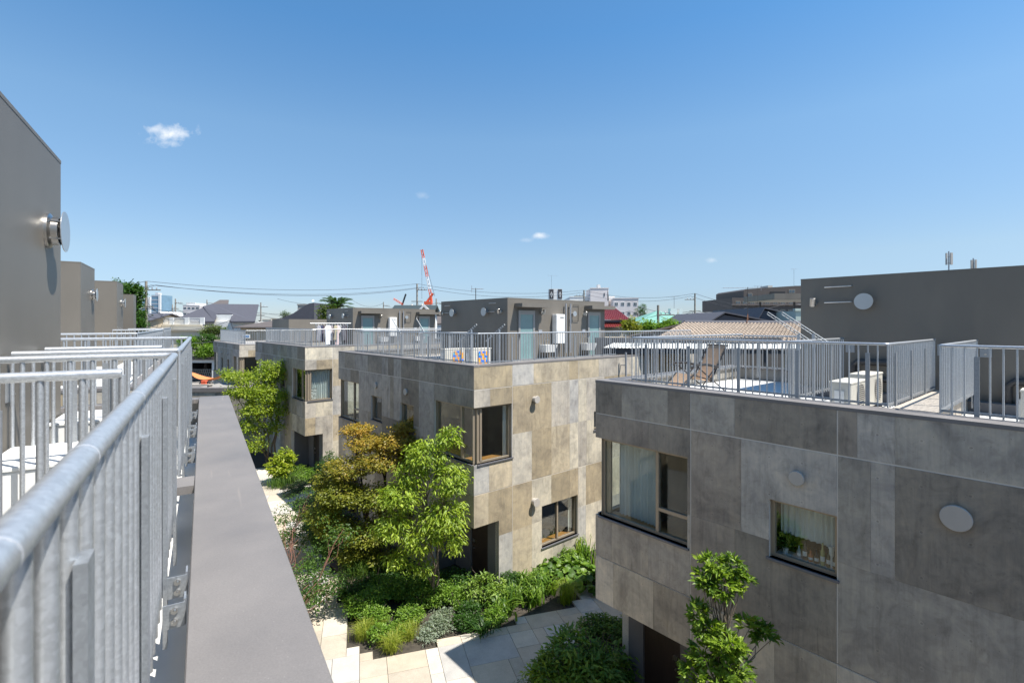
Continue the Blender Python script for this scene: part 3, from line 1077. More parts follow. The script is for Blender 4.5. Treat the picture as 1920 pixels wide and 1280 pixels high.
# coping returns that bridge from the outer coping to the roof between the railings
part('coping', MB().box(-1.1, -.053, 4.16, 4.42, Z_COP - .06, Z_COP - .004), M['coping'], own)
part('coping', MB().box(-6.1, -.053, 8.86, 9.1, Z_COP - .06, Z_COP - .004), M['coping'], own)
own2 = own_house(11.2, 25.4, -9.2, -.75, 'neighbouring concrete house of our row under two taupe roof huts', 6.42, 6)
part('coping', MB().box(-1.15, -.74, 11.6, 25.4, 6.37, 6.42), M['coping'], own2)
part('coping', MB().box(-9.2, -.74, 11.19, 11.597, 6.37, 6.42), M['coping'], own2)
# low terrace building across the end of the garden path
te = root('terrace_house', 'low concrete terrace building with an orange hammock on top', 'building', W, (-17.5, 30, 0))
for i_ in range(7):
    k_ = .30 + .05 * (i_ % 3)
    part('panel', MB().box(-21.5 + i_ * 1.22, -20.29 + i_ * 1.22, 30, 30.2, 0, 3.45), M['concrete'], te, color=(k_ * 1.05, k_ * .96, k_ * .8, 1))
part('wall', MB().box(-21.5, -12.97, 30.21, 37, 0, 3.2), M['plain_concrete'], te)
part('coping', MB().box(-21.6, -12.9, 29.95, 30.4, 3.453, 3.7), M['coping'], te)
# pale step and plinth boxes on our roof
for (u_, lab_) in ((4.10, 'white roof cabinet in the gap between our two railings'), (5.72, 'white roof cabinet at the end of our tall hut')):
    cbn = root('roof_cabinet', lab_, 'cabinet', O, (-.7, u_, 6.02), 'white cabinets on our roof')
    part('body', MB().bevbox(-1.12, -.34, u_, u_ + .66, 6.06, 6.67, .012), M['white'], cbn)
    part('top', MB().bevbox(-1.13, -.33, u_ - .01, u_ + .67, 6.672, 6.695, .006), M['white'], cbn)
    for s_ in (-1.0, -.5): part('foot', MB().box(s_, s_ + .05, u_ + .05, u_ + .6, 6.02, 6.06), M['black'], cbn)


# ------------------------------------------------------------------ railings
def bar_mesh(name, r, ln, n=10):
    mb = MB().tube([(0, 0, 0), (0, 0, ln)], r, n, cap=True)
    me = mb.mesh(name, smooth=True)
    me.materials.append(M['galv'])
    return me


def rail_path(pts, rad=.05, seg=5):
    """round the corners of a plan polyline"""
    out = [Vector(pts[0])]
    for i in range(1, len(pts) - 1):
        p0, p, p1 = Vector(pts[i - 1]), Vector(pts[i]), Vector(pts[i + 1])
        a, b = (p0 - p).normalized(), (p1 - p).normalized()
        s, e = p + a * rad, p + b * rad
        for k in range(seg + 1):
            t = k / seg
            out.append((1 - t) ** 2 * s + 2 * t * (1 - t) * p + t * t * e)
    out.append(Vector(pts[-1]))
    return out


POSTBOX = {}


def railing(fr, pts, z_bot, z_top, label, group='galvanised railings', rr=.019, br=.0105, gap=.115, post_every=8, plates=(), foot=None, n=10,
            skip_first=0, post_h=.12, brackets=None, start=0):
    """handrail, bottom bar, balusters, flat posts that stop below the handrail; pts in frame plan coordinates"""
    r0 = root('railing', label, 'railing', fr, (pts[0][0], pts[0][1], z_bot), group)
    hp = [(p.x, p.y, z_top - rr) for p in rail_path([Vector(q) for q in pts])]
    part('handrail', MB().tube(hp, rr, 14), M['galv'], r0, smooth=True)
    bb = MB()
    ln = z_top - rr * 1.3 - z_bot
    bm = bar_mesh('baluster', br, ln, n)
    for (a, b) in zip(pts[:-1], pts[1:]):
        a, b = Vector(a), Vector(b)
        d = b - a
        Ls = d.length
        if Ls < .05: continue
        ang = math.atan2(d.y, d.x)
        # bottom flat bar
        me = MB().box(.01, Ls - .01, -.006, .006, .03, .06).mesh('bottom_bar')
        me.materials.append(M['galv_flat'])
        inst('bottom_bar', me, (a.x, a.y, z_bot), r0, ang)
        cnt = max(1, round(Ls / gap))
        pm = MB().box(-.026, .026, -.008, .008, -.22, ln - post_h).mesh('post')
        pm.materials.append(M['galv_flat'])
        cap = None
        for i in range(cnt + 1):
            p = a + d * (i / cnt)
            inst('baluster', bm, (p.x, p.y, z_bot), r0, random.uniform(0, 6))
            if (i + start) % post_every == 3:
                nrm = Vector((d.y, -d.x)).normalized() * .018
                inst('post', pm, (p.x + nrm.x, p.y + nrm.y, z_bot), r0, ang)
    for (x, y, z, face) in plates:
        o = face.out()
        pb = MB()
        face2 = face
        a = y if face.p in ('v', '+v') else x
        face2.box(pb, -.012, -.001, a - .13, a + .02, z - .10, z + .10)
        pl = part('fixing_plate', pb, M['galv_flat'], r0)
        tb = MB()
        for zz in (-.05, .05):
            tb.disc(face2.pt(-.012, a - .05, z + zz), o, .017, .012, 6)
            tb.disc(face2.pt(-.024, a - .05, z + zz), o, .009, .012, 8)
        part('bolt', tb, M['steel'], pl)
    return r0


RT = EZ - .26
ZB = Z_COP - .02
hd = Face('v', VH)
# dark house: front terrace rail with both returns, the gap with the timber step, then the second unit's rail
railing(R, [(13.1, 6.06), (8.32, 6.06), (8.32, 1.86), (VH - .12, 1.86)], ZB, RT, 'long steel railing round the roof terrace with the deck chair', plates=[(VH, 1.82, RT - .2, hd)])
railing(R, [(VH - .12, 1.31), (8.32, 1.31), (8.32, -2.4)], ZB, RT, 'steel railing round the second air conditioner past the timber step', plates=[(VH, 1.27, RT - .2, hd)])
railing(R, [(13.1, 6.0), (13.1, 4.14)], ZB, RT - .03, 'short steel railing at the back of the deck chair terrace')
railing(R, [(8.42, 3.25), (VH - .12, 3.25)], ZB - .1, RT - .01, 'steel divider railing between deck chair and air conditioners', plates=[(VH, 3.22, RT - .2, hd)])
# middle house
railing(R, [(8.46, 20.0), (8.46, 11.44), (19.9, 11.44)], ZB, RT, 'steel railing round the roof of the middle concrete house')
railing(R, [(8.46, 20.0), (13.4, 20.0)], ZB, RT, 'steel railing along the far edge of the middle roof')
railing(R, [(9.0, 15.7), (VH - .1, 15.7)], ZB - .2, RT - .05, 'steel divider railing across the middle roof')
# far houses
railing(R, [(8.66, 34.4), (8.66, 25.8), (19.9, 25.8)], ZB, RT, 'steel railing in front of the hanging laundry', n=8)
railing(R, [(19, 39.5), (8.6, 39.5), (8.6, 48.3)], ZB - .3, RT - .2, 'steel railing on the low far end house', n=8)
# our own row
ORT = EZ - .19
railing(O, [(-.16, -1.2), (-.16, 4.03), (-1.12, 4.03)], ZB - .06, ORT, 'steel railing right beside us along the wide grey coping', rr=.021, br=.0125, n=16, gap=.112,
        plates=[(-1.15, 4.05, ORT - .27, Face('+v', -1.15))], post_h=.11)
railing(O, [(-1.12, 4.75), (-.16, 4.75), (-.16, 8.95), (-2.6, 8.95)], ZB - .06, ORT, 'second steel railing on our roof past the gap', rr=.021, br=.0115, n=12, gap=.112,
        plates=[(-1.15, 4.85, ORT - .25, Face('+v', -1.15))])
railing(O, [(-1.10, 2.75), (-.30, 2.75)], ZB - .06, ORT - .005, 'short cross railing between our hut and the near railing', rr=.021, br=.0125, n=14, gap=.13)
railing(O, [(-1.12, 5.6), (-.32, 5.6)], ZB - .06, ORT - .005, 'short cross railing past the gap on our roof', rr=.021, br=.0115, n=12, gap=.13)
railing(O, [(-4.2, 13.4), (-1.2, 13.4), (-1.2, 21.5), (-2.6, 21.5)], ZB, ORT, 'steel railing round the roof of the neighbouring house of our row', n=8)
railing(O, [(-2.6, 25.6), (-1.4, 25.6), (-1.4, 31.0)], ZB, ORT, 'farthest steel railing of our row', n=6)


# bolted angle brackets that tie the near posts to the coping
def angle_bracket(par, n, u, z):
    mb = MB()
    mb.box(n - .075, n, u - .003, u + .003, z - .075, z + .02)
    mb.box(n - .004, n + .004, u + .0035, u + .07, z - .075, z + .03)
    b = part('bracket', mb, M['galv_flat'], par)
    tb = MB()
    for zz in (-.005, -.05):
        tb.disc((n - .035, u - .003, z + zz), (0, -1, 0), .014, .008, 6)
        tb.disc((n - .035, u - .011, z + zz), (0, -1, 0), .007, .008, 8)
    part('bolt', tb, M['steel'], b)


M['ring'] = surf('bright_weld_ring', (0.62, 0.63, 0.65), 0.4, metal=0.6)
near_rail = [o for o in bpy.data.objects if o.get('label', '').startswith('steel railing right beside us')][0]
for u_ in (.62, 1.02, 1.75, 2.6):
    part('joint_ring', MB().tube([(-.16, u_, ORT - .021), (-.16, u_ + .004, ORT - .021)], .0216, 20), M['ring'], near_rail, smooth=True)
second_rail = [o for o in bpy.data.objects if o.get('label', '').startswith('second steel railing on our roof')][0]
for u in (2.42, 2.68):
    angle_bracket(near_rail, -.062, u, Z_COP - .015)
for u in (5.2, 5.45, 6.35, 6.6, 7.6):
    angle_bracket(second_rail, -.062, u, Z_COP - .015)


# ------------------------------------------------------------------ roof objects
def ac_unit(fr, x, y, z, label, face='v', w=.78, d=.29, ht=.55, art=None, rot=0):
    """outdoor unit: body on feet, fan side facing -x (frame), lid, grille slats"""
    a = root('air_conditioner', label, 'air conditioner', fr, (x, y, z), 'outdoor units on the roofs')
    a.rotation_euler.z += rot
    b = MB().bevbox(x - d / 2, x + d / 2, y - w / 2, y + w / 2, z + .06, z + ht - .02, .015)
    part('body', b, M['offwhite'], a)
    part('lid', MB().bevbox(x - d / 2 - .008, x + d / 2 + .008, y - w / 2 - .008, y + w / 2 + .008, z + ht - .03, z + ht, .01), M['offwhite'], a)
    for s in (-1, 1):
        part('foot', MB().box(x - d / 2 - .02, x + d / 2 + .02, y + s * w * .32 - .03, y + s * w * .32 + .03, z, z + .06), M['black'], a)
    g = MB().disc((x - d / 2 - .002, y - .1, z + ht / 2 + .02), (-1, 0, 0), .2, .006, 32)
    gr = part('grille', g, M['dark_grille'], a)
    rb = MB()
    for k in range(-6, 7):
        rb.box(x - d / 2 - .014, x - d / 2 - .010, y - .1 - .205, y - .1 + .205, z + ht / 2 + .02 + k * .032 - .004, z + ht / 2 + .02 + k * .032 + .004)
    part('guard_bar', rb, M['offwhite'], gr)
    # end face: service cover and rear fins
    eb = MB().box(x - d * .2, x + d * .25, y + w / 2 + .001, y + w / 2 + .02, z + .12, z + ht - .14)
    part('service_cover', eb, M['white'], a)
    fb = MB()
    for k in range(14):
        zz = z + .1 + k * (ht - .16) / 14
        fb.box(x + d / 2 + .001, x + d / 2 + .006, y - w / 2 + .04, y + w / 2 - .06, zz, zz + .008)
    part('rear_fin', fb, M['dark_grille'], a)
    if art:
        cols = [(0.9, .33, .02, 1), (0.02, .16, .72, 1), (.12, .42, .62, 1), (.85, .42, .04, 1)]
        for iy in range(6):
            for iz in range(6):
                yy = y - .1 - .21 + iy * .07
                zz = z + ht / 2 + .02 - .21 + iz * .07
                cx, cz = (iy - 2.5) / 3, (iz - 2.5) / 3
                if art == 'round' and cx * cx + cz * cz > 1.05: continue
                t = MB().box(x - d / 2 - .022, x - d / 2 - .016, yy + .002, yy + .068, zz + .002, zz + .068)
                part('painted_tile', t, M['tile_art'], gr, color=cols[(iz % 2) * 1 + (0 if (iy + iz) % 3 else 2)])
    return a


M['crane_red'] = surf('crane_orange_red', (0.62, 0.10, 0.04), .5, var=.06)
M['tile_art'] = surf('painted_plate', (1, 1, 1), .5, var=.08, objcol=True)
# dark house units: their service ends face us
ac_unit(R, 9.3, 2.6, Z_DECK, 'ivory outdoor unit nearest the dark parapet beside the timber step', rot=math.radians(90))
ac_unit(R, 10.35, 2.62, Z_DECK, 'ivory outdoor unit behind another one on the dark house roof', rot=math.radians(90), ht=.6)
ac_unit(R, 9.35, .25, Z_DECK, 'outdoor unit with black grille past the timber step', w=.8, ht=.6)
ac_unit(R, 9.9, -.1, Z_DECK, 'outdoor unit behind the one with the black grille', w=.8, ht=.62)
# middle house units with a painted front
ac_unit(R, 9.75, 13.15, Z_DECK, 'outdoor unit with square blue and orange painted front', art='square', rot=math.radians(90), ht=.66, w=.84)
ac_unit(R, 9.45, 14.2, Z_DECK, 'outdoor unit with round blue and orange painted front', art='round', rot=math.radians(90), ht=.62, w=.8)

# timber step between the two railings on the dark house
st = root('timber_step', 'weathered timber step crossing the gap between two railings', 'step', R, (8.9, 1.7, Z_DECK))
for k in range(14):
    x = 8.42 + k * .2
    part('plank', MB().box(x, x + .19, 1.34, 1.83, Z_DECK + .27, Z_DECK + .30), M['wood_deck'], st)
part('bearer', MB().box(8.42, 11.1, 1.4, 1.46, Z_DECK, Z_DECK + .27).box(8.42, 11.1, 1.72, 1.78, Z_DECK, Z_DECK + .27), M['wood_deck'], st)
# piping duct behind the units
for (ya, yb, za, zb, lab) in ((-.9, .95, .28, .52, 'brown pipe duct on the hut wall past the timber step'), (1.95, 3.1, .5, .72, 'brown pipe duct on the hut wall behind two ivory units')):
    d_ = root('pipe_duct', lab, 'pipe duct', R, (VH - .15, ya, Z_DECK))
    mb = MB()
    mb.tube([(VH - .09, ya, Z_DECK + zb), (VH - .09, yb - .08, Z_DECK + zb), (VH - .09, yb, Z_DECK + zb - .08), (VH - .09, yb, Z_DECK + .1)], .06, 10)
    part('duct', mb, M['dark_pipe'], d_, smooth=True)
    part('clip', MB().box(VH - .17, VH - .01, ya + .3, ya + .33, Z_DECK + zb - .07, Z_DECK + zb + .07), M['pipe'], d_)
    part('lower_duct', MB().tube([(VH - .09, ya, Z_DECK + za - .1), (VH - .09, yb - .1, Z_DECK + za - .1)], .05, 10), M['dark_pipe'], d_, smooth=True)


# deck chair: zero-gravity recliner
def deck_chair():
    x0, y0, z0 = 9.45, 5.15, Z_DECK
    fr = Frame(math.degrees(R.a) + 0)
    c = root('deck_chair', 'tan mesh reclining deck chair with black tubular frame', 'chair', R, (x0, y0, z0))
    c.rotation_euler.z += math.radians(72)
    # local: chair faces +y (its foot end), width along x
    P = lambda x, y, z: (x0 + x, y0 + y, z0 + z)
    hw = .25
    # profile of the sling: foot, knee, seat back, head
    prof = [(.86, .13), (.48, .46), (.02, .33), (-.36, 1.02)]
    sl = MB()

    def strip(a, b, n=6):
        vs, fs = [], []
        for i in range(n + 1):
            t = i / n
            y = a[0] + (b[0] - a[0]) * t
            z = a[1] + (b[1] - a[1]) * t - .035 * math.sin(math.pi * t)
            nx, nz = (b[1] - a[1]), -(b[0] - a[0])
            l = math.hypot(nx, nz)
            nx, nz = nx / l * .006, nz / l * .006
            vs += [P(-hw + .03, y + nx, z + nz), P(hw - .03, y + nx, z + nz), P(hw - .03, y - nx, z - nz), P(-hw + .03, y - nx, z - nz)]
        for i in range(n):
            for k in range(4):
                l = (k + 1) % 4
                fs.append((i * 4 + k, i * 4 + l, i * 4 + 4 + l, i * 4 + 4 + k))
        fs += [(3, 2, 1, 0), (n * 4, n * 4 + 1, n * 4 + 2, n * 4 + 3)]
        return MB().add(vs, fs)
    part('leg_rest', strip(prof[0], prof[1]), M['tan_fabric'], c)
    part('seat', strip(prof[1], prof[2]), M['tan_fabric'], c)
    part('backrest', strip(prof[2], prof[3]), M['tan_fabric'], c)
    for s in (-1, 1):
        fb = MB()
        x = s * hw
        fb.tube([P(x, *prof[0]), P(x, *prof[1]), P(x, *prof[2])], .013, 8)
        fb.tube([P(x, .06, .30), P(x, *prof[3])], .013, 8)
        part('side_frame', fb, M['black'], c, smooth=True)
        lb = MB()
        lb.tube([P(x + s * .03, .50, .02), P(x + s * .03, -.02, .58)], .013, 8)
        lb.tube([P(x + s * .03, -.42, .02), P(x + s * .03, .42, .62)], .013, 8)
        part('leg', lb, M['black'], c, smooth=True)
        ab_ = MB()
        ab_.tube([P(x + s * .05, -.10, .60), P(x + s * .05, .2, .66), P(x + s * .05, .5, .66), P(x + s * .05, .56, .60)], .026, 8)
        part('armrest', ab_, M['black'], c, smooth=True)
        lc = MB()
        for k in range(14):
            t = (k + .5) / 14
            y = prof[2][0] + (prof[3][0] - prof[2][0]) * t
            z = prof[2][1] + (prof[3][1] - prof[2][1]) * t
            lc.tube([P(x, y, z), P(x - s * .04, y, z)], .004, 5)
        part('lacing', lc, M['black'], c)
    cb = MB()
    for (y, z) in (prof[0], prof[3], (.50, .02), (-.42, .02)):
        cb.tube([P(-hw - .03, y, z), P(hw + .03, y, z)], .013, 8)
    part('cross_bar', cb, M['black'], c, smooth=True)
    return c


deck_chair()


# clothes-drying arms on posts (perforated flat arms)
def drying_post(fr, x, y, z0, ht, tilt, label, ln=.75, dirn=(0, 1), hole=.07):
    p = root('drying_post', label, 'drying post', fr, (x, y, z0), 'clothes drying posts')
    part('post', MB().box(x - .022, x + .022, y - .022, y + .022, z0, z0 + ht), M['galv'], p)
    dx, dy = dirn
    ca, sa = math.cos(tilt), math.sin(tilt)
    mb = MB()
    # two flanges joined by rungs so that the holes stay open
    n = int(ln / hole)
    s0 = -ln * .28
    for off in (-.022, .022):
        a = Vector((x, y, z0 + ht)) + Vector((dx * (s0 * ca) - dx * sa * off, dy * (s0 * ca) - dy * sa * off, s0 * sa + ca * off))
        b = a + Vector((dx * ca, dy * ca, sa)) * ln
        mb.tube([a, b], .007, 6)
    for k in range(n + 1):
        t = s0 + k * ln / n
        c0 = Vector((x, y, z0 + ht)) + Vector((dx * ca, dy * ca, sa)) * t
        nrm = Vector((-dx * sa, -dy * sa, ca)) * .022
        mb.tube([c0 - nrm, c0 + nrm], .009, 6)
    part('arm', mb, M['galv_flat'], p)
    return p


for k, (x, y) in enumerate([(9.6, 3.44), (9.9, 3.30)]):
    drying_post(R, x, y, Z_DECK, 1.27, math.radians(32), ['perforated drying arm post nearest the dark parapet', 'perforated drying arm post next to the long dark hut'][k], 1.0, (0.25, .97), .09)
for k, (x, y) in enumerate([(9.0, 12.5), (9.7, 12.0)]):
    drying_post(R, x, y, Z_DECK, 1.28, math.radians(-40), ['drying arm post behind the round painted unit', 'drying arm post behind the square painted unit'][k], .8, (-.5, .86), .08)
for k, (x, y) in enumerate([(9.6, 18.4), (10.6, 18.2)]):
    drying_post(R, x, y, Z_DECK, 1.22, math.radians(52), ['drying arm post seen against the far hut pipes', 'drying arm post seen against the far hut door'][k], .8, (-.3, .95), .08)


# water heaters and sinks on the sunny hut faces
def heater(u, v, z, label):
    h = root('water_heater', label, 'water heater', R, (v, u, z), 'wall water heaters')
    part('case', MB().bevbox(v - .24, v + .24, u - .25, u - .002, z, z + 1.12, .02), M['white'], h)
    part('flue_slot', MB().box(v - .04, v + .16, u - .256, u - .2505, z + .98, z + 1.01), M['dark_grille'], h)
    part('seam', MB().box(v - .235, v + .235, u - .2535, u - .2508, z + .46, z + .466), M['pipe'], h)
    part('pipe', MB().tube([(v - .1, u - .12, z + .01), (v - .1, u - .12, z - .55)], .02, 8).tube([(v + .08, u - .12, z + .01), (v + .08, u - .12, z - .55)], .02, 8), M['dark_pipe'], h)


def sink(u, v, z, label):
    s = root('wall_sink', label, 'sink', R, (v, u, z), 'utility sinks on the hut walls')
    vs = []
    for (w, d, zz) in ((.24, .30, 0), (.30, .38, .28)):
        vs += [(v - w, u - .002, z + zz), (v + w, u - .002, z + zz), (v + w, u - d, z + zz), (v - w, u - d, z + zz)]
    for (w, d, zz) in ((.27, .35, .28), (.2, .27, .06)):
        vs += [(v - w, u - .03, z + zz), (v + w, u - .03, z + zz), (v + w, u - d, z + zz), (v - w, u - d, z + zz)]
    fs = [(3, 2, 1, 0), (12, 13, 14, 15)]
    for k in range(3):
        for i in range(4):
            j = (i + 1) % 4
            fs.append((k * 4 + i, k * 4 + j, k * 4 + 4 + j, k * 4 + 4 + i))
    part('basin', MB().add(vs, fs), M['white'], s)
    part('tap', MB().tube([(v, u, z + .5), (v, u - .14, z + .5), (v, u - .16, z + .44)], .014, 8), M['steel'], s, smooth=True)
    part('waste_pipe', MB().tube([(v, u - .15, z), (v, u - .15, z - .15), (v, u - .1, z - .2), (v, u - .1, z - .35)], .02, 8), M['dark_pipe'], s)


heater(UH, 13.93, Z_DECK + .70, 'white wall water heater on the middle roof hut')
heater(UH2, 14.1, Z_DECK + .72, 'white wall water heater on the hut behind the laundry')
sink(UH, 13.32, Z_DECK + .38, 'white utility sink left of the water heater on the middle hut')
sink(UH, 15.62, Z_DECK + .38, 'white utility sink by the second door of the middle hut')
sink(UH2, 13.5, Z_DECK + .38, 'white utility sink on the hut behind the laundry')
sink(UH2, 15.9, Z_DECK + .38, 'white utility sink by the last door of the hut behind the laundry')

# safety ladder stiles on the sunny face of the middle house
for (v, zt_, lab) in ((14.35, 6.55, 'grey pipe handhold on the sunny wall nearer the roof corner'), (15.7, 6.5, 'grey pipe handhold on the sunny wall by the dark house')):
    ps = root('pipe_handhold', lab, 'handhold', R, (v, U2, 5.6))
    part('stile', MB().tube([(v, U2 - .22, 5.4), (v, U2 - .22, zt_)], .035, 12), M['pipe'], ps, smooth=True)
    part('tie', MB().tube([(v, U2, 5.55), (v, U2 - .22, 5.55)], .018, 8).tube([(v, U2, 6.1), (v, U2 - .22, 6.1)], .018, 8), M['pipe'], ps)


# laundry on a pole in front of the far hut
def laundry():
    rnd = random.Random(4)
    y0, z0 = 26.8, Z_DECK
    xa, xb = 9.2, 10.9
    zz = 7.58
    p = root('laundry_rack', 'steel laundry pole on two stands on the far concrete roof', 'laundry rack', R, (xa, y0, z0))
    part('pole', MB().tube([(xa - .3, y0, zz), (xb + .2, y0, zz)], .018, 10), M['galv'], p)
    for x in (xa, xb):
        part('stand', MB().tube([(x, y0, z0), (x, y0, zz)], .02, 8).tube([(x, y0 - .3, z0 + .02), (x, y0 + .3, z0 + .02)], .02, 8), M['galv'], p)
    cols = [((.30, .30, .33), 'grey'), ((.05, .06, .11), 'navy'), ((.16, .11, .14), 'plum'), ((.72, .73, .76), 'white'), ((.68, .70, .76), 'bluish white'), ((.46, .40, .40), 'mauve'),
            ((.40, .36, .25), 'khaki'), ((.72, .58, .58), 'pink'), ((.70, .70, .70), 'plain white'), ((.10, .10, .12), 'charcoal'), ((.06, .05, .06), 'black')]
    for i, (c, nm) in enumerate(cols):
        x = xa + .1 + i * (xb - xa - .2) / (len(cols) - 1)
        w, ln = rnd.uniform(.15, .21), rnd.uniform(.75, 1.1)
        m = surf('laundry_' + nm, c, .9, var=.12, scale=6)
        vs, fs = [], []
        nx, nz = 10, 8
        prof = [(0, .35), (.06, .9), (.12, 1.0), (.3, .85), (.6, .9), (1, 1.0)]
        for side in (1, -1):
            for j in range(nz + 1):
                t = j / nz
                k = 0
                while k < len(prof) - 2 and t > prof[k + 1][0]: k += 1
                a, b = prof[k], prof[k + 1]
                ww = w * (a[1] + (b[1] - a[1]) * (t - a[0]) / (b[0] - a[0]))
                for q in range(nx + 1):
                    s = q / nx * 2 - 1
                    yy = y0 + side * (.02 + .04 * (1 - s * s)) + .03 * math.sin(s * 7 + i) * t
                    vs.append((x + s * ww * .8 + .02 * math.sin(t * 5 + i), yy + s * ww * .45 + (i % 3 - 1) * .12, zz - .10 - t * ln + .012 * math.sin(s * 9)))
        st = (nz + 1) * (nx + 1)
        for sd in range(2):
            for j in range(nz):
                for q in range(nx):
                    a = sd * st + j * (nx + 1) + q
                    f = (a, a + 1, a + nx + 2, a + nx + 1)
                    fs.append(f if sd == 0 else tuple(reversed(f)))
        mb = MB().add(vs, fs)
        g = root('hanging_garment', '%s garment hanging on the laundry pole' % nm, 'garment', R, (x, y0, zz - .6), 'laundry on the pole')
        part('cloth', mb, m, g, smooth=True)
        part('hanger', MB().tube([(x, y0 - .12, zz - .11), (x, y0, zz - .05), (x, y0 + .12, zz - .11)], .006, 6).tube([(x, y0, zz - .05), (x, y0, zz + .02)], .005, 6), M['white'], g)


laundry()

# aerials on the middle hut
def yagi(x, y, z0, h, label, ln=.7, name='tv_aerial', dirn=(1, 0), n=7, g='roof aerials', fr=W):
    a = root(name, label, 'aerial', fr, (x, y, z0), g)
    part('mast', MB().tube([(x, y, z0), (x, y, z0 + h)], .018, 6), M['dark_pipe'], a)
    b = MB()
    d = Vector((dirn[0], dirn[1], 0)).normalized()
    q = Vector((-d.y, d.x, 0))
    c = Vector((x, y, z0 + h - .04))
    b.tube([c - d * ln * .35, c + d * ln * .65], .012, 6)
    part('boom', b, M['pipe'], a)
    e = MB()
    for k in range(n):
        t = -ln * .35 + ln * k / (n - 1)
        w = .28 * (1 - .05 * k)
        e.tube([c + d * t - q * w, c + d * t + q * w], .006, 5)
    e.tube([c - d * ln * .35 + Vector((0, 0, -.15)), c - d * ln * .35 + Vector((0, 0, .15))], .01, 5)
    part('element', e, M['pipe'], a)
    return a


yagi(12.9, 17.6, 8.49, .62, 'small tv aerial standing on the middle roof hut', .5, dirn=(1, -.6), fr=R)

# orange hammock on the neighbouring terrace of our row
def hammock():
    a, b = Vector((-21.2, 33.0, 4.35)), Vector((-18.55, 32.6, 4.4))
    h = root('hammock', 'orange net hammock slung on the low terrace building', 'hammock', W, (a.x, a.y, 3.2))
    d = b - a
    q = Vector((-d.y, d.x, 0)).normalized()
    vs, fs = [], []
    nx, ny = 24, 6
    for i in range(nx + 1):
        t = i / nx
        for j in range(ny + 1):
            s = j / ny * 2 - 1
            w = .48 * math.sin(math.pi * t) ** .6 + .03
            z = -.55 * (1 - (2 * t - 1) ** 2) + .12 * s * s * math.sin(math.pi * t)
            p = a + d * t + q * s * w
            vs.append((p.x, p.y, p.z + z))
    for i in range(nx):
        for j in range(ny):
            k = i * (ny + 1) + j
            fs.append((k, k + 1, k + ny + 2, k + ny + 1))
    part('net', MB().add(vs, fs), surf('orange_netting', (.60, .20, .07), .8, var=.2, scale=30), h)
    for p in (a, b):
        part('stand', MB().tube([(p.x, p.y, 3.22), (p.x, p.y, p.z + .05)], .03, 8).tube([(p.x - .35, p.y, 3.24), (p.x + .35, p.y, 3.24)], .03, 8), M['black'], h)


hammock()
tb = root('bench', 'low wooden bench in front of the hammock', 'bench', W, (-19.7, 31.3, 3.2))
part('top', MB().box(-20.6, -18.9, 31.1, 31.6, 3.72, 3.78), M['wood_deck'], tb)
for x in (-20.5, -19.0):
    part('leg', MB().box(x - .05, x + .05, 31.15, 31.55, 3.2, 3.72), M['wood_deck'], tb)
tl_ = root('power_tool', 'orange and black power tool lying on the wooden bench', 'tool', W, (-19.3, 31.3, 3.78))
part('motor', MB().bevbox(-19.5, -19.15, 31.22, 31.45, 3.78, 4.0, .03), M['crane_red'], tl_)
part('grip', MB().tube([(-19.5, 31.33, 3.95), (-19.62, 31.33, 3.83), (-19.6, 31.33, 3.81)], .05, 8).tube([(-19.15, 31.33, 3.9), (-18.95, 31.33, 3.84)], .06, 8), M['black'], tl_)

# ------------------------------------------------------------------ what shows inside the windows
def curtain(fr, p0, p1, z0, z1, label, amp=.035, waves=14, mat='curtain'):
    p0, p1 = Vector(p0), Vector(p1)
    d = p1 - p0
    q = Vector((-d.y, d.x)).normalized()
    n = waves * 6
    vs, fs = [], []
    for i in range(n + 1):
        t = i / n
        o = amp * math.sin(t * waves * 2 * math.pi + .6 * math.sin(t * 17)) + .02 * math.sin(t * 5)
        c = p0 + d * t + q * o
        vs += [(c.x, c.y, z0), (c.x, c.y, (z0 + z1) / 2), (c.x, c.y, z1)]
    for i in range(n):
        for k in range(2):
            fs.append((i * 3 + k, i * 3 + 3 + k, i * 3 + 4 + k, i * 3 + 1 + k))
    return solo('curtain', MB().add(vs, fs), M[mat], fr, (p0.x, p0.y, z0), label, 'curtain', smooth=True)


curtain(R, (V1 + .36, 6.25), (V1 + .36, 5.32), 3.74, 5.24, 'long pale sheer curtain in the wide corner window of the dark house', .03, 12)
curtain(R, (V1 + .34, 3.17), (V1 + .34, 2.36), 4.34, 4.9, 'white curtain above the bottles in the small window of the dark house', .02, 11)
curtain(R, (V3 + .40, U3 + .34), (V3 + 1.33, U3 + .34), 3.74, 5.24, 'white pleated curtain in the sunny corner window of the far house', .04, 9)
curtain(R, (V2 + 1.20, U2 + .24), (V2 + 1.31, U2 + .24), 3.74, 5.24, 'narrow white blind stack at the edge of the sunny corner window', .01, 2, 'room_white')
curtain(R, (V2 + 3.95, U2 + .24), (V2 + 4.08, U2 + .24), .8, 1.98, 'narrow white blind stack in the ground floor window of the middle house', .01, 2, 'room_white')
fp = root('framed_print', 'black framed abstract print leaning in the far corner window', 'picture', R, (V3 + .5, U3 + .24, 3.76))
part('frame', MB().box(V3 + .30, V3 + .66, U3 + .222, U3 + .25, 3.755, 4.30), M['black'], fp)
part('print', MB().box(V3 + .325, V3 + .635, U3 + .217, U3 + .2215, 3.78, 4.275), M['white'], fp)
pbm = MB()
rp = random.Random(2)
for i in range(5):
    for j in range(6):
        r_ = rp.uniform(.012, .026)
        pbm.disc((V3 + .37 + i * .055 + rp.uniform(-.01, .01), U3 + .2168, 3.85 + j * .07 + rp.uniform(-.012, .012)), (0, -1, 0), r_, .001, 10)
part('ink_shape', pbm, M['black'], fp)

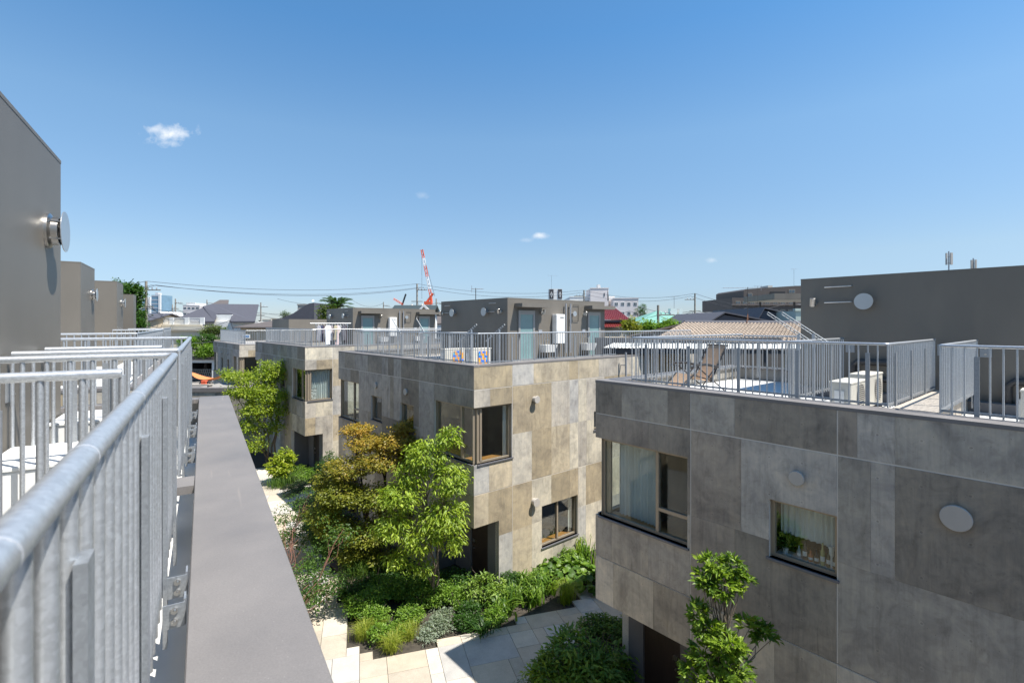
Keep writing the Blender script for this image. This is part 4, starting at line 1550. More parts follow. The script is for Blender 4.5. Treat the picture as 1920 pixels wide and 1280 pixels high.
# bottles and a pot plant on the inner sill of the dark house's small window
part('inner_sill', MB().box(V1 + .17, V1 + .40, 2.33, 3.19, 4.02, 4.07), M['white'], house_dark)
bcols = [((.02, .02, .018), 'black', .25), ((.03, .05, .03), 'dark green', .27), ((.45, .42, .18), 'pale yellow', .32), ((.02, .018, .02), 'squat black', .2),
         ((.5, .13, .03), 'orange', .16), ((.025, .03, .04), 'slender dark', .3), ((.3, .32, .34), 'grey glass', .18)]
for i, (c, nm, ht) in enumerate(bcols):
    u = 2.42 + i * .078
    m = surf('bottle_' + nm.replace(' ', '_'), c, .15, var=.05)
    b = root('bottle', '%s bottle on the window sill of the dark house' % nm, 'bottle', R, (V1 + .27, u, 4.07), 'bottles on the sill')
    r_ = .03
    part('glass_body', MB().lathe((V1 + .27, u, 4.07), [(r_, 0), (r_, ht * .6), (r_ * .4, ht * .75), (r_ * .36, ht)], 12), m, b, smooth=True)
    part('paper_label', MB().lathe((V1 + .27, u, 4.07), [(r_ + .001, ht * .2), (r_ + .001, ht * .42)], 12), M['white'], b, smooth=True)
solo('paper_roll', MB().lathe((V1 + .30, 2.47, 4.07), [(.045, 0), (.045, .3), (.015, .3)], 16), M['white'], R, (V1 + .30, 2.47, 4.07),
     'white paper towel roll behind the bottles', 'paper roll', smooth=True)


# ------------------------------------------------------------------ paving
def inpoly(x, y, poly):
    c = False
    n = len(poly)
    for i in range(n):
        x0, y0 = poly[i]
        x1, y1 = poly[(i + 1) % n]
        if (y0 > y) != (y1 > y) and x < (x1 - x0) * (y - y0) / (y1 - y0) + x0:
            c = not c
    return c


def ow(n, u):
    p = O.w((n, u, 0))
    return (p.x, p.y)


def rw(v, u):
    p = R.w((v, u, 0))
    return (p.x, p.y)


PATH_A = [ow(.6, 3.0), ow(3.0, 6.0), (-3.6, 11.2), (-3.95, 12.2), (-4.35, 13.5), (-4.75, 13.5), (-5.15, 14.73), (-5.65, 15.43), (-6.59, 16.57), (-7.12, 17.6), (-7.59, 18.1), (-8.49, 19.75),
          (-9.5, 21.1), (-8.0, 22.2), (-8.3, 23.9), (-10.6, 22.6), (-12.5, 26.5), ow(.6, 29)]
PATH_B = [(-3.95, 12.2), (-3.7, 11.55), (-3.05, 11.25), (-1.9, 11.65), (-1.3, 11.95), (-.4, 12.25), (.1, 12.62), (.4, 12.85), (1.78, 13.35), (1.83, 14.06), (2.41, 14.51),
          rw(16, 9.5), rw(16, 6.8), rw(10.3, 6.8), (2.7, 12.74), (2.06, 12.5), (2.05, 12.2), (1.25, 11.6), (.65, 10.9), (.3, 9.5), (-.2, 7.5), ow(3.0, 5.0), ow(1.5, 8)]
UNIT = .29
paving = root('paving', None, None, PV, (0, 0, 0), kind='structure')
paving.name = 'pavement'
OFF['pavement'] = (PV, (0, 0, 0))
cells = {}
for ia in range(-30, 60):
    for ib in range(15, 110):
        a, b = (ia + .5) * UNIT, (ib + .5) * UNIT
        p = PV.w((a, b, 0))
        if inpoly(p.x, p.y, PATH_A) or inpoly(p.x, p.y, PATH_B):
            cells[(ia, ib)] = True
rs = random.Random(21)
sizes = [(3, 3), (3, 2), (2, 3), (4, 2), (2, 2), (3, 4), (4, 3), (2, 4), (3, 3), (4, 3), (2, 3), (3, 2)]
PCOL = [(0.50, 0.43, 0.34), (0.44, 0.415, 0.375), (0.47, 0.40, 0.31), (0.41, 0.36, 0.29), (0.53, 0.48, 0.40), (0.40, 0.385, 0.36)]
slabm = {}
nsl = 0
for key in sorted(cells, key=lambda k: (k[1], k[0])):
    if not cells[key]: continue
    opts = sizes[:]
    rs.shuffle(opts)
    opts += [(2, 2), (1, 2), (2, 1), (1, 1)]
    for (w, h) in opts:
        if all(cells.get((key[0] + i, key[1] + j)) for i in range(w) for j in range(h)):
            for i in range(w):
                for j in range(h): cells[(key[0] + i, key[1] + j)] = False
            if (w, h) not in slabm:
                me = MB().bevbox(.004, w * UNIT - .004, .004, h * UNIT - .004, -.06, .0, .003).mesh('paving_slab')
                me.materials.append(M['paving'])
                slabm[(w, h)] = me
            c = rs.choice(PCOL)
            k = rs.uniform(.93, 1.06)
            inst('paving_slab', slabm[(w, h)], (key[0] * UNIT, key[1] * UNIT, .04 + rs.uniform(-.002, .002)), paving, color=(c[0] * k, c[1] * k, c[2] * k, 1))
            nsl += 1
            break
print('slabs', nsl)

# dark timber boardwalk to the middle house
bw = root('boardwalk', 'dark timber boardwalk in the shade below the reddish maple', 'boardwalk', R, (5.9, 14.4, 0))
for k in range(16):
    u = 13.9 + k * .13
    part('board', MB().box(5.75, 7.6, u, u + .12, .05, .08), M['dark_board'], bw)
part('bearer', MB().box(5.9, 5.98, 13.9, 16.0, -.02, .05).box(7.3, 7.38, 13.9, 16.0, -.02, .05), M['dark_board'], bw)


# ------------------------------------------------------------------ foliage
def leaf_mesh(name, P, A, Nn, Ln, Wd, C, fold=.18):
    """kite leaves: P base points, A axis, Nn normals"""
    n = len(P)
    A = A / np.linalg.norm(A, axis=1, keepdims=True)
    S = np.cross(A, Nn)
    S /= np.maximum(np.linalg.norm(S, axis=1, keepdims=True), 1e-6)
    U = np.cross(S, A)
    Ln, Wd = Ln[:, None], Wd[:, None]
    v = np.empty((n, 4, 3))
    v[:, 0] = P
    v[:, 1] = P + A * Ln * .45 + S * Wd * .5 + U * Wd * fold
    v[:, 2] = P + A * Ln - U * Ln * .10
    v[:, 3] = P + A * Ln * .45 - S * Wd * .5 + U * Wd * fold
    idx = (np.arange(n)[:, None] * 4 + np.array([0, 1, 2, 0, 2, 3])[None]).ravel()
    me = bpy.data.meshes.new(name)
    me.vertices.add(n * 4)
    me.vertices.foreach_set('co', v.ravel())
    me.loops.add(n * 6)
    me.loops.foreach_set('vertex_index', idx)
    me.polygons.add(n * 2)
    me.polygons.foreach_set('loop_start', np.arange(n * 2) * 3)
    me.update(calc_edges=True)
    ca = me.attributes.new('leafcol', 'FLOAT_COLOR', 'POINT')
    cc = np.ones((n, 4, 4))
    cc[:, :, :3] = C[:, None, :]
    ca.data.foreach_set('color', cc.ravel())
    return me


def blade_mesh(name, B, Dr, Ht, Sp, Wd, C, seg=4):
    """arching ribbons: B base points, Dr plan direction, Ht height, Sp spread"""
    n = len(B)
    S = np.stack([-Dr[:, 1], Dr[:, 0], np.zeros(n)], 1)
    D3 = np.stack([Dr[:, 0], Dr[:, 1], np.zeros(n)], 1)
    v = np.empty((n, seg + 1, 2, 3))
    for i in range(seg + 1):
        t = i / seg
        z = Ht * (1.9 * t - 1.15 * t * t)
        c = B + D3 * (Sp * t ** 1.5)[:, None] + np.stack([0 * z, 0 * z, z], 1)
        w = (Wd * (1 - .9 * t ** 2) * .5)[:, None]
        v[:, i, 0] = c - S * w
        v[:, i, 1] = c + S * w
    nv = (seg + 1) * 2
    quads = np.array([[i * 2, i * 2 + 1, i * 2 + 3, i * 2 + 2] for i in range(seg)]).ravel()
    idx = (np.arange(n)[:, None] * nv + quads[None]).ravel()
    me = bpy.data.meshes.new(name)
    me.vertices.add(n * nv)
    me.vertices.foreach_set('co', v.ravel())
    me.loops.add(len(idx))
    me.loops.foreach_set('vertex_index', idx)
    me.polygons.add(n * seg)
    me.polygons.foreach_set('loop_start', np.arange(n * seg) * 4)
    me.update(calc_edges=True)
    ca = me.attributes.new('leafcol', 'FLOAT_COLOR', 'POINT')
    cc = np.ones((n, nv, 4))
    cc[:, :, :3] = C[:, None, :]
    ca.data.foreach_set('color', cc.ravel())
    return me


def unit(n, rng):
    d = rng.normal(size=(n, 3))
    return d / np.linalg.norm(d, axis=1, keepdims=True)


def crown(clumps, per, ln, wd, spray, pal, rng, flat=.5, droop=.1, shell=.5, pal2=None, zsplit=None):
    """leaf arrays for a crown; clumps = [(centre, radii, sprays)]; each spray is a small fan of leaves"""
    Ps, As, Ns, Cs, ends = [], [], [], [], []
    pal = np.array(pal)
    for (c, r, n) in clumps:
        c, r = np.array(c, float), np.array(r, float)
        d = unit(n, rng)
        rad = (shell + (1 - shell) * rng.random(n)) ** .6
        q = c + d * r * rad[:, None]
        ends.append(q)
        tone = rng.random(n)
        # fan direction: outwards, flattened, drooping
        od = d * np.array([1, 1, flat]) + rng.normal(size=(n, 3)) * .25
        od[:, 2] -= droop
        od /= np.linalg.norm(od, axis=1, keepdims=True)
        for k in range(per):
            off = rng.normal(size=(n, 3)) * spray * np.array([1, 1, .45])
            Ps.append(q + od * (rng.random(n)[:, None] * spray * 1.4) + off)
            a = od + rng.normal(size=(n, 3)) * .75
            a[:, 2] = a[:, 2] * .6 - droop
            As.append(a)
            nn = np.array([0, 0, 1.0]) + rng.normal(size=(n, 3)) * .45 + d * .35
            Ns.append(nn)
            i = np.clip((tone * .7 + rng.random(n) * .3) * (len(pal) - 1), 0, len(pal) - 1.001)
            j = i.astype(int)
            f = (i - j)[:, None]
            col = pal[j] * (1 - f) + pal[j + 1] * f
            if pal2 is not None:
                p2 = np.array(pal2)
                w = np.clip((q[:, 2] - zsplit[0]) / (zsplit[1] - zsplit[0]) + rng.normal(size=n) * .18, 0, 1)[:, None]
                col2 = p2[j % len(p2)] * (1 - f) + p2[(j + 1) % len(p2)] * f
                col = col * (1 - w) + col2 * w
            Cs.append(col * rng.uniform(.85, 1.15, (n, 1)))
    P, A, Nn, C = map(np.concatenate, (Ps, As, Ns, Cs))
    n = len(P)
    L_ = ln * rng.uniform(.7, 1.25, n)
    return P, A, Nn, L_, wd * rng.uniform(.75, 1.2, n) , C, np.concatenate(ends)


def limb(mb, a, b, r0, r1, rng, seg=4, wob=.06, n=6):
    a, b = np.array(a, float), np.array(b, float)
    l = np.linalg.norm(b - a)
    pts = []
    for i in range(seg + 1):
        t = i / seg
        p = a + (b - a) * t
        if 0 < i < seg: p = p + rng.normal(size=3) * wob * l * .5
        p[2] += .06 * l * math.sin(math.pi * t)
        pts.append(tuple(p))
    mb.tube(pts, r0, n, r1, cap=False)


def tree(name, label, base, stems, clumps, per, ln, wd, spray, pal, seed, mat='leaf', bark='bark', trunk_r=.05, flat=.5, droop=.1, shell=.5, twigs=60,
         cat='tree', group=None, pal2=None, zsplit=None, fold=.18, tops=None):
    rng = np.random.default_rng(seed)
    t = root(name, label, cat, W, tuple(base), group)
    P, A, Nn, L_, Wd, C, ends = crown(clumps, per, ln, wd, spray, pal, rng, flat, droop, shell, pal2, zsplit)
    P = P - np.array(base)
    keep = P[:, 2] > .03
    me = leaf_mesh('crown', P[keep], A[keep], Nn[keep], L_[keep], Wd[keep], C[keep], fold)
    me.materials.append(M[mat])
    o = bpy.data.objects.new('crown', me)
    COL.objects.link(o)
    o.parent = t
    mb = MB()
    b = np.array(base, float)
    tips = []
    for (tip, r) in stems:
        tip = np.array(tip, float)
        off = np.array([rng.normal() * trunk_r, rng.normal() * trunk_r, 0])
        limb(mb, b + off, tip, r, r * .35, rng, 6, .05, 8)
        tips.append((b + off, tip, r))
    sel = rng.choice(len(ends), min(twigs, len(ends)), replace=False)
    for i in sel:
        e = ends[i]
        bb, tip, r = min(tips, key=lambda s: np.linalg.norm((s[0] * .35 + s[1] * .65) - e))
        f = np.clip(((e[2] - bb[2]) / max(.1, tip[2] - bb[2])) * .75, .3, .92)
        st = bb + (tip - bb) * f
        limb(mb, st, e, r * .32, .004, rng, 3, .08, 5)
    part('trunk', mb, M[bark], t, smooth=True)
    return t


G_FRESH = [(.06, .13, .014), (.11, .21, .022), (.18, .30, .035), (.25, .37, .055)]
G_OAK = [(.11, .18, .014), (.19, .28, .022), (.29, .38, .034), (.39, .47, .06)]
G_MAPLE = [(.12, .19, .016), (.20, .28, .024), (.29, .37, .034), (.38, .43, .05)]
G_RUST = [(.22, .20, .028), (.34, .25, .036), (.46, .30, .05), (.56, .33, .07)]
G_OLIVE = [(.09, .12, .016), (.15, .18, .022), (.21, .23, .03), (.28, .27, .038)]
G_DEEP = [(.018, .05, .009), (.032, .085, .013), (.05, .12, .018), (.075, .16, .025)]
G_YEL = [(.12, .20, .02), (.22, .30, .025), (.34, .40, .03), (.45, .46, .05)]
G_SAGE = [(.05, .09, .04), (.075, .12, .05), (.10, .15, .06), (.14, .19, .085)]

# 1 slender evergreen oak in front of the middle house's corner (multi-stemmed)
b1 = (-2.05, 13.55, 0)
def cl(px, py, Y, rx, rz, n, ry=None):
    p = at(px, py, Y)
    return (tuple(p), (rx, ry or rx, rz), n)
tree('evergreen_oak', 'bright green multi-stemmed evergreen tree at the middle house corner', b1,
     [((-1.75, 13.4, 4.0), .032), ((-2.3, 13.3, 3.9), .028), ((-2.6, 13.0, 3.2), .026), ((-1.9, 13.8, 3.4), .028), ((-3.0, 13.2, 2.9), .022)],
     [cl(845, 815, 13.2, .22, .28, 70), cl(800, 850, 13.1, .45, .38, 190), cl(840, 895, 13.1, .42, .40, 190), cl(752, 925, 12.8, .50, .34, 200), cl(830, 965, 13.0, .55, .42, 230),
      cl(735, 985, 12.7, .40, .30, 130), cl(790, 1005, 12.9, .42, .34, 140), cl(845, 1010, 13.1, .28, .25, 70), cl(745, 1045, 12.8, .22, .22, 55), cl(790, 1058, 12.9, .22, .16, 40), cl(770, 885, 13.0, .35, .25, 90)],
     6, .13, .043, .085, G_OAK, 5, 'leaf_gloss', trunk_r=.10, flat=.45, droop=.5, shell=.35, twigs=90)
# 2 reddish japanese maple behind it
tree('japanese_maple', 'rust tinted japanese maple spreading in front of the middle house', (-4.5, 16.4, 0),
     [((-4.0, 16.2, 3.9), .05), ((-5.0, 15.9, 3.6), .05), ((-5.4, 15.4, 2.9), .045), ((-3.3, 16.2, 3.7), .04), ((-4.6, 15.3, 2.6), .04)],
     [cl(670, 805, 16.6, .42, .15, 120), cl(690, 830, 16.3, .65, .20, 220), cl(765, 800, 16.2, .40, .16, 120), cl(745, 825, 16.0, .65, .20, 220), cl(800, 830, 15.8, .50, .22, 150), cl(725, 860, 15.8, .85, .25, 300),
      cl(655, 875, 15.8, .70, .27, 260), cl(640, 925, 15.4, .70, .34, 300), cl(608, 960, 15.2, .45, .3, 170), cl(615, 900, 15.8, .4, .25, 120), cl(700, 930, 15.4, .75, .32, 280), cl(625, 985, 15.2, .45, .28, 150), cl(685, 1000, 15.2, .65, .35, 240), cl(740, 960, 15.6, .5, .4, 160), cl(660, 1035, 15.2, .4, .18, 90), cl(718, 1040, 15.2, .4, .25, 100)],
     10, .075, .06, .085, G_OLIVE, 9, 'leaf', 'bark_dark', trunk_r=.08, flat=.25, droop=.12, shell=.3, twigs=110, pal2=G_RUST, zsplit=(2.6, 4.1), fold=.1)
# 3 green maple beside the far house
tree('japanese_maple', 'fresh green japanese maple beside the far concrete house', (-13.0, 27.0, 0),
     [((-13.0, 26.8, 4.6), .06), ((-13.9, 26.3, 4.3), .055), ((-12.4, 27.0, 4.3), .05), ((-14.4, 26.2, 3.6), .05), ((-12.9, 25.9, 3.3), .05)],
     [cl(490, 703, 26.8, .8, 0.33, 150), cl(447, 708, 26.5, .6, 0.30, 90), cl(518, 700, 27.0, .6, 0.45, 110), cl(468, 730, 26.2, .95, 0.39, 200), cl(508, 738, 26.4, .85, 0.42, 170), cl(524, 762, 26.5, .55, 0.52, 110),
      cl(480, 765, 26.0, .9, 0.39, 180), cl(465, 797, 25.8, .65, 0.39, 110), cl(512, 795, 26.3, .5, 0.42, 80), cl(480, 830, 25.6, .5, 0.42, 70), cl(430, 700, 26.8, .4, 0.22, 45), cl(438, 735, 26, .4, 0.30, 50), cl(500, 684, 27, .35, 0.30, 40), cl(530, 690, 27, .3, 0.45, 45)],
     10, .105, .075, .13, G_MAPLE, 12, 'leaf', 'bark', trunk_r=.1, flat=.6, droop=.15, shell=.1, twigs=110, fold=.1)
# 4 small tree with rosettes of leaves in front of the dark house
b4 = Vector((2.95, 6.75, 0))
tree('rosette_tree', 'young tree with leathery leaf rosettes against the dark concrete wall', tuple(b4),
     [((2.95, 6.95, 3.5), .035), ((3.1, 6.9, 3.2), .024), ((3.4, 7.1, 2.7), .02), ((2.7, 6.85, 2.6), .02), ((2.85, 6.7, 2.0), .022)],
     [cl(1335, 1060, 7.1, .15, .12, 22), cl(1375, 1062, 7.1, .15, .12, 22), cl(1350, 1095, 7.05, .26, .14, 38), cl(1322, 1085, 7.05, .12, .1, 14), cl(1392, 1090, 7.05, .12, .1, 14), cl(1308, 1150, 7.0, .13, .12, 18), cl(1330, 1185, 6.9, .14, .12, 16),
      cl(1425, 1185, 7.15, .17, .1, 20), cl(1400, 1170, 7.1, .1, .08, 8), cl(1360, 1205, 6.8, .22, .14, 32), cl(1325, 1225, 6.8, .20, .14, 22), cl(1370, 1250, 6.75, .22, .14, 26), cl(1345, 1275, 6.7, .3, .14, 30), cl(1300, 1260, 6.8, .14, .12, 12), cl(1390, 1235, 6.9, .12, .1, 8), cl(1340, 1310, 6.7, .3, .2, 30)],
     12, .115, .042, .022, [(.05, .11, .014), (.11, .19, .02), (.21, .31, .03), (.32, .42, .06)], 17, 'leaf_gloss', 'bark', trunk_r=.03, flat=.8, droop=-.25, shell=.35, twigs=60, fold=.12)
# 5 airy serviceberry leaning over the path beside our house
b5 = O.w((1.35, 12.6, 0))
tree('serviceberry', 'airy thin leaved tree with reddish twigs over the pale path', tuple(b5),
     [(tuple(at(560, 1010, 14.5)), .014), (tuple(at(600, 1070, 13.2)), .012), (tuple(at(645, 990, 13.8)), .012), (tuple(at(560, 960, 16.5)), .014), (tuple(at(640, 1100, 12.8)), .012)],
     [cl(550, 960, 17.0, .55, .3, 50), cl(575, 930, 17.5, .5, .25, 34), cl(560, 1005, 15.5, .5, .3, 46), cl(590, 1040, 14.2, .45, .25, 40), cl(640, 1000, 14.0, .35, .2, 26), cl(570, 1075, 13.4, .4, .22, 44), cl(610, 1090, 13.0, .45, .22, 50),
      cl(640, 1095, 12.8, .25, .12, 20), cl(590, 1120, 12.6, .35, .16, 30), cl(530, 990, 16, .4, .3, 30), cl(620, 960, 15, .3, .2, 16)],
     13, .085, .045, .11, [(.03, .075, .012), (.05, .11, .018), (.08, .15, .026), (.11, .19, .036)], 23, 'leaf', 'bark_red', trunk_r=.06, flat=.5, droop=.1, shell=.2, twigs=55)


# shrubs
def shrub(label, X, Y, r, h, n, per, ln, wd, pal, seed, mat='leaf', name='shrub', group='garden shrubs', droop=.1, stems=5, flat=.8, cat='shrub', spray=.06, z0=0.02):
    rng = np.random.default_rng(seed)
    st = [((X + rng.normal() * r * .4, Y + rng.normal() * r * .4, h * rng.uniform(.7, .95)), .014) for _ in range(stems)]
    cls = []
    for k in range(max(3, int(r * 7))):
        a, q = rng.random() * 6.283, math.sqrt(rng.random()) * r * .62
        hh = h * rng.uniform(.35, .8) * (1 - .35 * (q / r))
        cls.append(((X + math.cos(a) * q, Y + math.sin(a) * q, hh), (r * .45, r * .45, h * .24), max(4, int(n / max(3, int(r * 7))))))
    return tree(name, label, (X, Y, z0), st, cls, per, ln, wd, spray, pal, seed + 1, mat, 'bark_dark', trunk_r=.06, flat=flat, droop=droop, shell=.3, twigs=24, cat=cat, group=group)


def gp(px, py, z=0.0):
    r = Vector(((px - HX) / FPX, 1, (HY - py) / FPX))
    t = (z - EZ) / r.z
    return r.x * t, r.y * t


def gshrub(px, py, *a, **k):
    X, Y = gp(px, py)
    return shrub(a[0], X, Y, *a[1:], **k)


gshrub(905, 1128, 'pale green broad leaved shrub beside the porch of the middle house', .55, 1.15, 150, 9, .13, .045, [(.07, .14, .02), (.13, .22, .03), (.21, .31, .05), (.28, .38, .09)], 41, 'leaf_gloss', name='aucuba', droop=.25)
gshrub(522, 905, 'golden leaved shrub in front of the far house', .85, 1.75, 240, 9, .15, .07, G_YEL, 43, 'leaf', name='golden_shrub', droop=.2)
gshrub(612, 905, 'mid green shrub next to the golden leaved one', .8, 1.5, 240, 8, .09, .05, G_DEEP, 44)
gshrub(1118, 1310, 'dark evergreen shrub by the paved corner of the dark house', .85, 1.5, 400, 10, .16, .055, [(.06, .13, .018), (.10, .19, .026), (.16, .26, .036), (.22, .33, .05)], 45, 'leaf_gloss', name='evergreen_shrub', droop=.15, spray=.07)
gshrub(1045, 1330, 'dark evergreen shrub with lighter tips at the edge of the pale paving', .6, 1.05, 240, 10, .14, .045, [(.05, .11, .014), (.10, .18, .02), (.20, .28, .03), (.30, .38, .05)], 46, 'leaf_gloss', name='evergreen_shrub', droop=.1)
X_, Y_ = rw(7.35, 5.35)
shrub('narrow green shrub before the dark door of the dark house', X_, Y_, .3, 1.25, 110, 9, .09, .035, [(.03, .08, .014), (.07, .15, .02), (.13, .22, .03), (.18, .28, .04)], 47, 'leaf_gloss', name='narrow_shrub')
X_, Y_ = rw(7.3, 5.95)
shrub('thin upright shrub by the grey porch wall of the dark house', X_, Y_, .16, .95, 40, 8, .08, .03, G_DEEP, 48, name='narrow_shrub')
gshrub(985, 1312, 'low dark rosemary-like tuft at the paving edge', .3, .4, 110, 8, .05, .012, G_SAGE, 49, name='low_shrub')
gshrub(1140, 1195, 'low leafy groundcover beneath the overhang of the dark house', .75, .35, 380, 8, .07, .045, [(.04, .10, .016), (.07, .15, .022), (.12, .21, .03), (.16, .26, .04)], 50, name='low_shrub')
for k, (px, py, r, h, n, pal, nm) in enumerate([
        (700, 1150, .75, .75, 420, G_FRESH, 'bushy bright green herb in the middle of the bed'), (755, 1120, .7, .7, 360, G_FRESH, 'leafy green herb at the foot of the evergreen oak'),
        (800, 1140, .55, .55, 260, G_FRESH, 'light green herb behind the silver plant'), (690, 1110, .6, .55, 260, G_DEEP, 'dark herb at the back of the bed by the pale path'),
        (850, 1105, .6, .6, 280, G_DEEP, 'deep green herb under the evergreen oak'), (870, 1150, .45, .45, 200, G_DEEP, 'dark leafy herb before the pale shrub'),
        (740, 1090, .7, .45, 280, G_DEEP, 'dark groundcover below the maple'), (1055, 1050, .55, .55, 240, G_FRESH, 'leafy herb along the sunny wall of the middle house'),
        (690, 1172, .55, .5, 300, G_FRESH, 'bright herb just behind the corner sedge'), (725, 1190, .5, .42, 280, G_FRESH, 'bright herb between two golden sedges'),
        (768, 1170, .55, .5, 300, G_FRESH, 'bright herb behind the sedge nearest the silver plant'), (845, 1145, .5, .5, 260, G_FRESH, 'green herb to the right of the silver plant'),
        (880, 1172, .4, .35, 180, G_DEEP, 'low dark herb on bare soil by the stepped paving'), (925, 1165, .45, .4, 220, G_FRESH, 'low bright herb before the ferns'),
        (800, 1110, .6, .6, 300, G_FRESH, 'tall bright herb round the oak stems'), (725, 1130, .6, .65, 320, G_FRESH, 'tall bright herb at the heart of the bed'),
        (660, 1135, .35, .4, 160, G_DEEP, 'small dark herb at the bed corner by the long path'), (835, 1120, .5, .5, 240, G_FRESH, 'bright herb under the oak on the house side'),
        (1010, 1090, .5, .45, 240, G_FRESH, 'bright herb among the wall ferns'), (950, 1110, .5, .5, 240, G_DEEP, 'dark herb at the porch side of the wall bed'),
        (560, 925, .8, .6, 320, G_SAGE, 'blue green groundcover by the far path'), (620, 920, .7, .5, 260, G_SAGE, 'blue green groundcover under the shrub'),
        (600, 965, .5, .5, 200, G_DEEP, 'dark herb beside the far pale path'), (585, 900, .8, .55, 320, G_FRESH, 'bright groundcover before the porch of the far house'), (640, 905, .7, .6, 280, G_FRESH, 'bright groundcover between shrub and maple'),
        (545, 890, .6, .5, 220, G_FRESH, 'bright herb at the foot of the golden shrub'), (605, 940, .6, .5, 240, G_SAGE, 'sage green herb by the branching path'), (640, 985, .6, .5, 240, G_DEEP, 'dark herb under the left side of the maple'), (590, 1000, .5, .4, 180, G_DEEP, 'dark low herb between path and maple'), (650, 1060, .7, .4, 240, G_DEEP, 'dark groundcover at the boardwalk edge')]):
    gshrub(px, py, nm, r, h, n, 8, .06, .035, pal, 60 + k, name='herb_clump', group='herbs in the planting beds', cat='plant', spray=.05, stems=3)
gshrub(815, 1190, 'silver leaved plant beside dark soil', .36, .3, 200, 8, .06, .025, [(.16, .21, .15), (.22, .27, .2), (.30, .35, .27), (.36, .42, .33)], 80, name='silver_plant', cat='plant')
gshrub(835, 1175, 'second silver leaved plant closer to the trees', .40, .4, 220, 8, .06, .025, [(.13, .19, .12), (.2, .25, .17), (.27, .32, .23), (.32, .38, .28)], 81, name='silver_plant', cat='plant')


def tuft(label, px, py, n, h, spread, w, pal, seed, name='sedge_tuft', group='grass tufts', cat='grass', X=None, Y=None, rad=.08, seg=5):
    rng = np.random.default_rng(seed)
    if X is None: X, Y = gp(px, py)
    a = rng.random(n) * 6.2832
    Dr = np.stack([np.cos(a), np.sin(a)], 1)
    B = np.zeros((n, 3))
    B[:, :2] = rng.normal(size=(n, 2)) * rad
    pal = np.array(pal)
    C = pal[rng.integers(0, len(pal), n)] * rng.uniform(.8, 1.2, (n, 1))
    me = blade_mesh(name, B, Dr, h * rng.uniform(.6, 1.15, n), spread * rng.uniform(.35, 1.1, n), w * rng.uniform(.7, 1.2, n), C, seg)
    me.materials.append(M['leaf'])
    o = bpy.data.objects.new(name, me)
    COL.objects.link(o)
    o.location = (X, Y, -.005)
    return setp(o, label, cat, group)


SEDGE = [(.16, .22, .02), (.25, .31, .03), (.34, .38, .05), (.42, .44, .10)]
tuft('golden sedge tuft at the corner next to the tall pale path', 680, 1195, 360, .42, .34, .008, SEDGE, 1)
tuft('golden sedge tuft at the tip of the bed between two others', 735, 1218, 380, .42, .36, .008, SEDGE, 2)
tuft('golden sedge tuft beside the silver plant', 765, 1195, 340, .40, .34, .008, SEDGE, 3)
tuft('golden sedge tuft half hidden behind the front ones', 705, 1180, 280, .40, .32, .008, SEDGE, 4)
tuft('large lime sedge arching over the shaded paving', 1062, 1128, 460, .62, .45, .008, [(.14, .22, .015), (.22, .31, .02), (.30, .38, .03)], 5)
STRAP = [(.02, .06, .012), (.035, .09, .016), (.06, .13, .02)]
tuft('dark strap leaved clump at the stepped paving edge', 905, 1190, 60, .38, .5, .03, STRAP, 6, 'strap_leaf_clump')
tuft('dark strap leaved clump beside the pale path', 650, 1125, 80, .5, .55, .028, STRAP, 7, 'strap_leaf_clump')
tuft('dark strap leaved clump behind the golden sedges', 668, 1150, 70, .4, .5, .026, STRAP, 8, 'strap_leaf_clump')
FERN = [(.06, .13, .015), (.10, .19, .02), (.16, .26, .03)]
for k, (px, py, nm) in enumerate([(960, 1130, 'broad leaved fern clump by the stepped paving'), (1000, 1130, 'broad leaved fern clump next to the lime sedge'), (985, 1105, 'broad leaved fern clump against the pale wall'),
                                  (1025, 1110, 'broad leaved fern clump behind the lime sedge'), (940, 1150, 'broad leaved fern clump beside the pale shrub'), (1100, 1060, 'upright fern clump at the far end of the wall bed'), (1085, 1040, 'tall yellow green fern by the dark house corner'), (992, 1072, 'tall yellow green fern by the middle house wall')]):
    tuft(nm, px, py, 90, .55 if k < 5 else .75, .42 if k < 5 else .25, .055 if k < 5 else .04, FERN if k < 6 else [(.18, .26, .025), (.26, .34, .04)], 20 + k, 'fern_clump', 'ferns along the middle house', 'fern', rad=.14, seg=4)
GRS = [(.05, .11, .02), (.09, .17, .03), (.15, .24, .04)]
for k, (px, py, nm) in enumerate([(545, 905, 'tall green grass beneath the golden shrub'), (520, 915, 'tall green grass at the edge of our coping'), (600, 1020, 'grass tuft beside the far path bend'), (618, 1035, 'second grass tuft beside the far path bend'),
                                  (700, 1075, 'dark grass at the boardwalk edge'), (670, 1085, 'dark grass between boardwalk and path'), (590, 985, 'long grass below the airy tree')]):
    tuft(nm, px, py, 220, .65, .35, .014, GRS, 40 + k, 'grass_tuft', rad=.2)


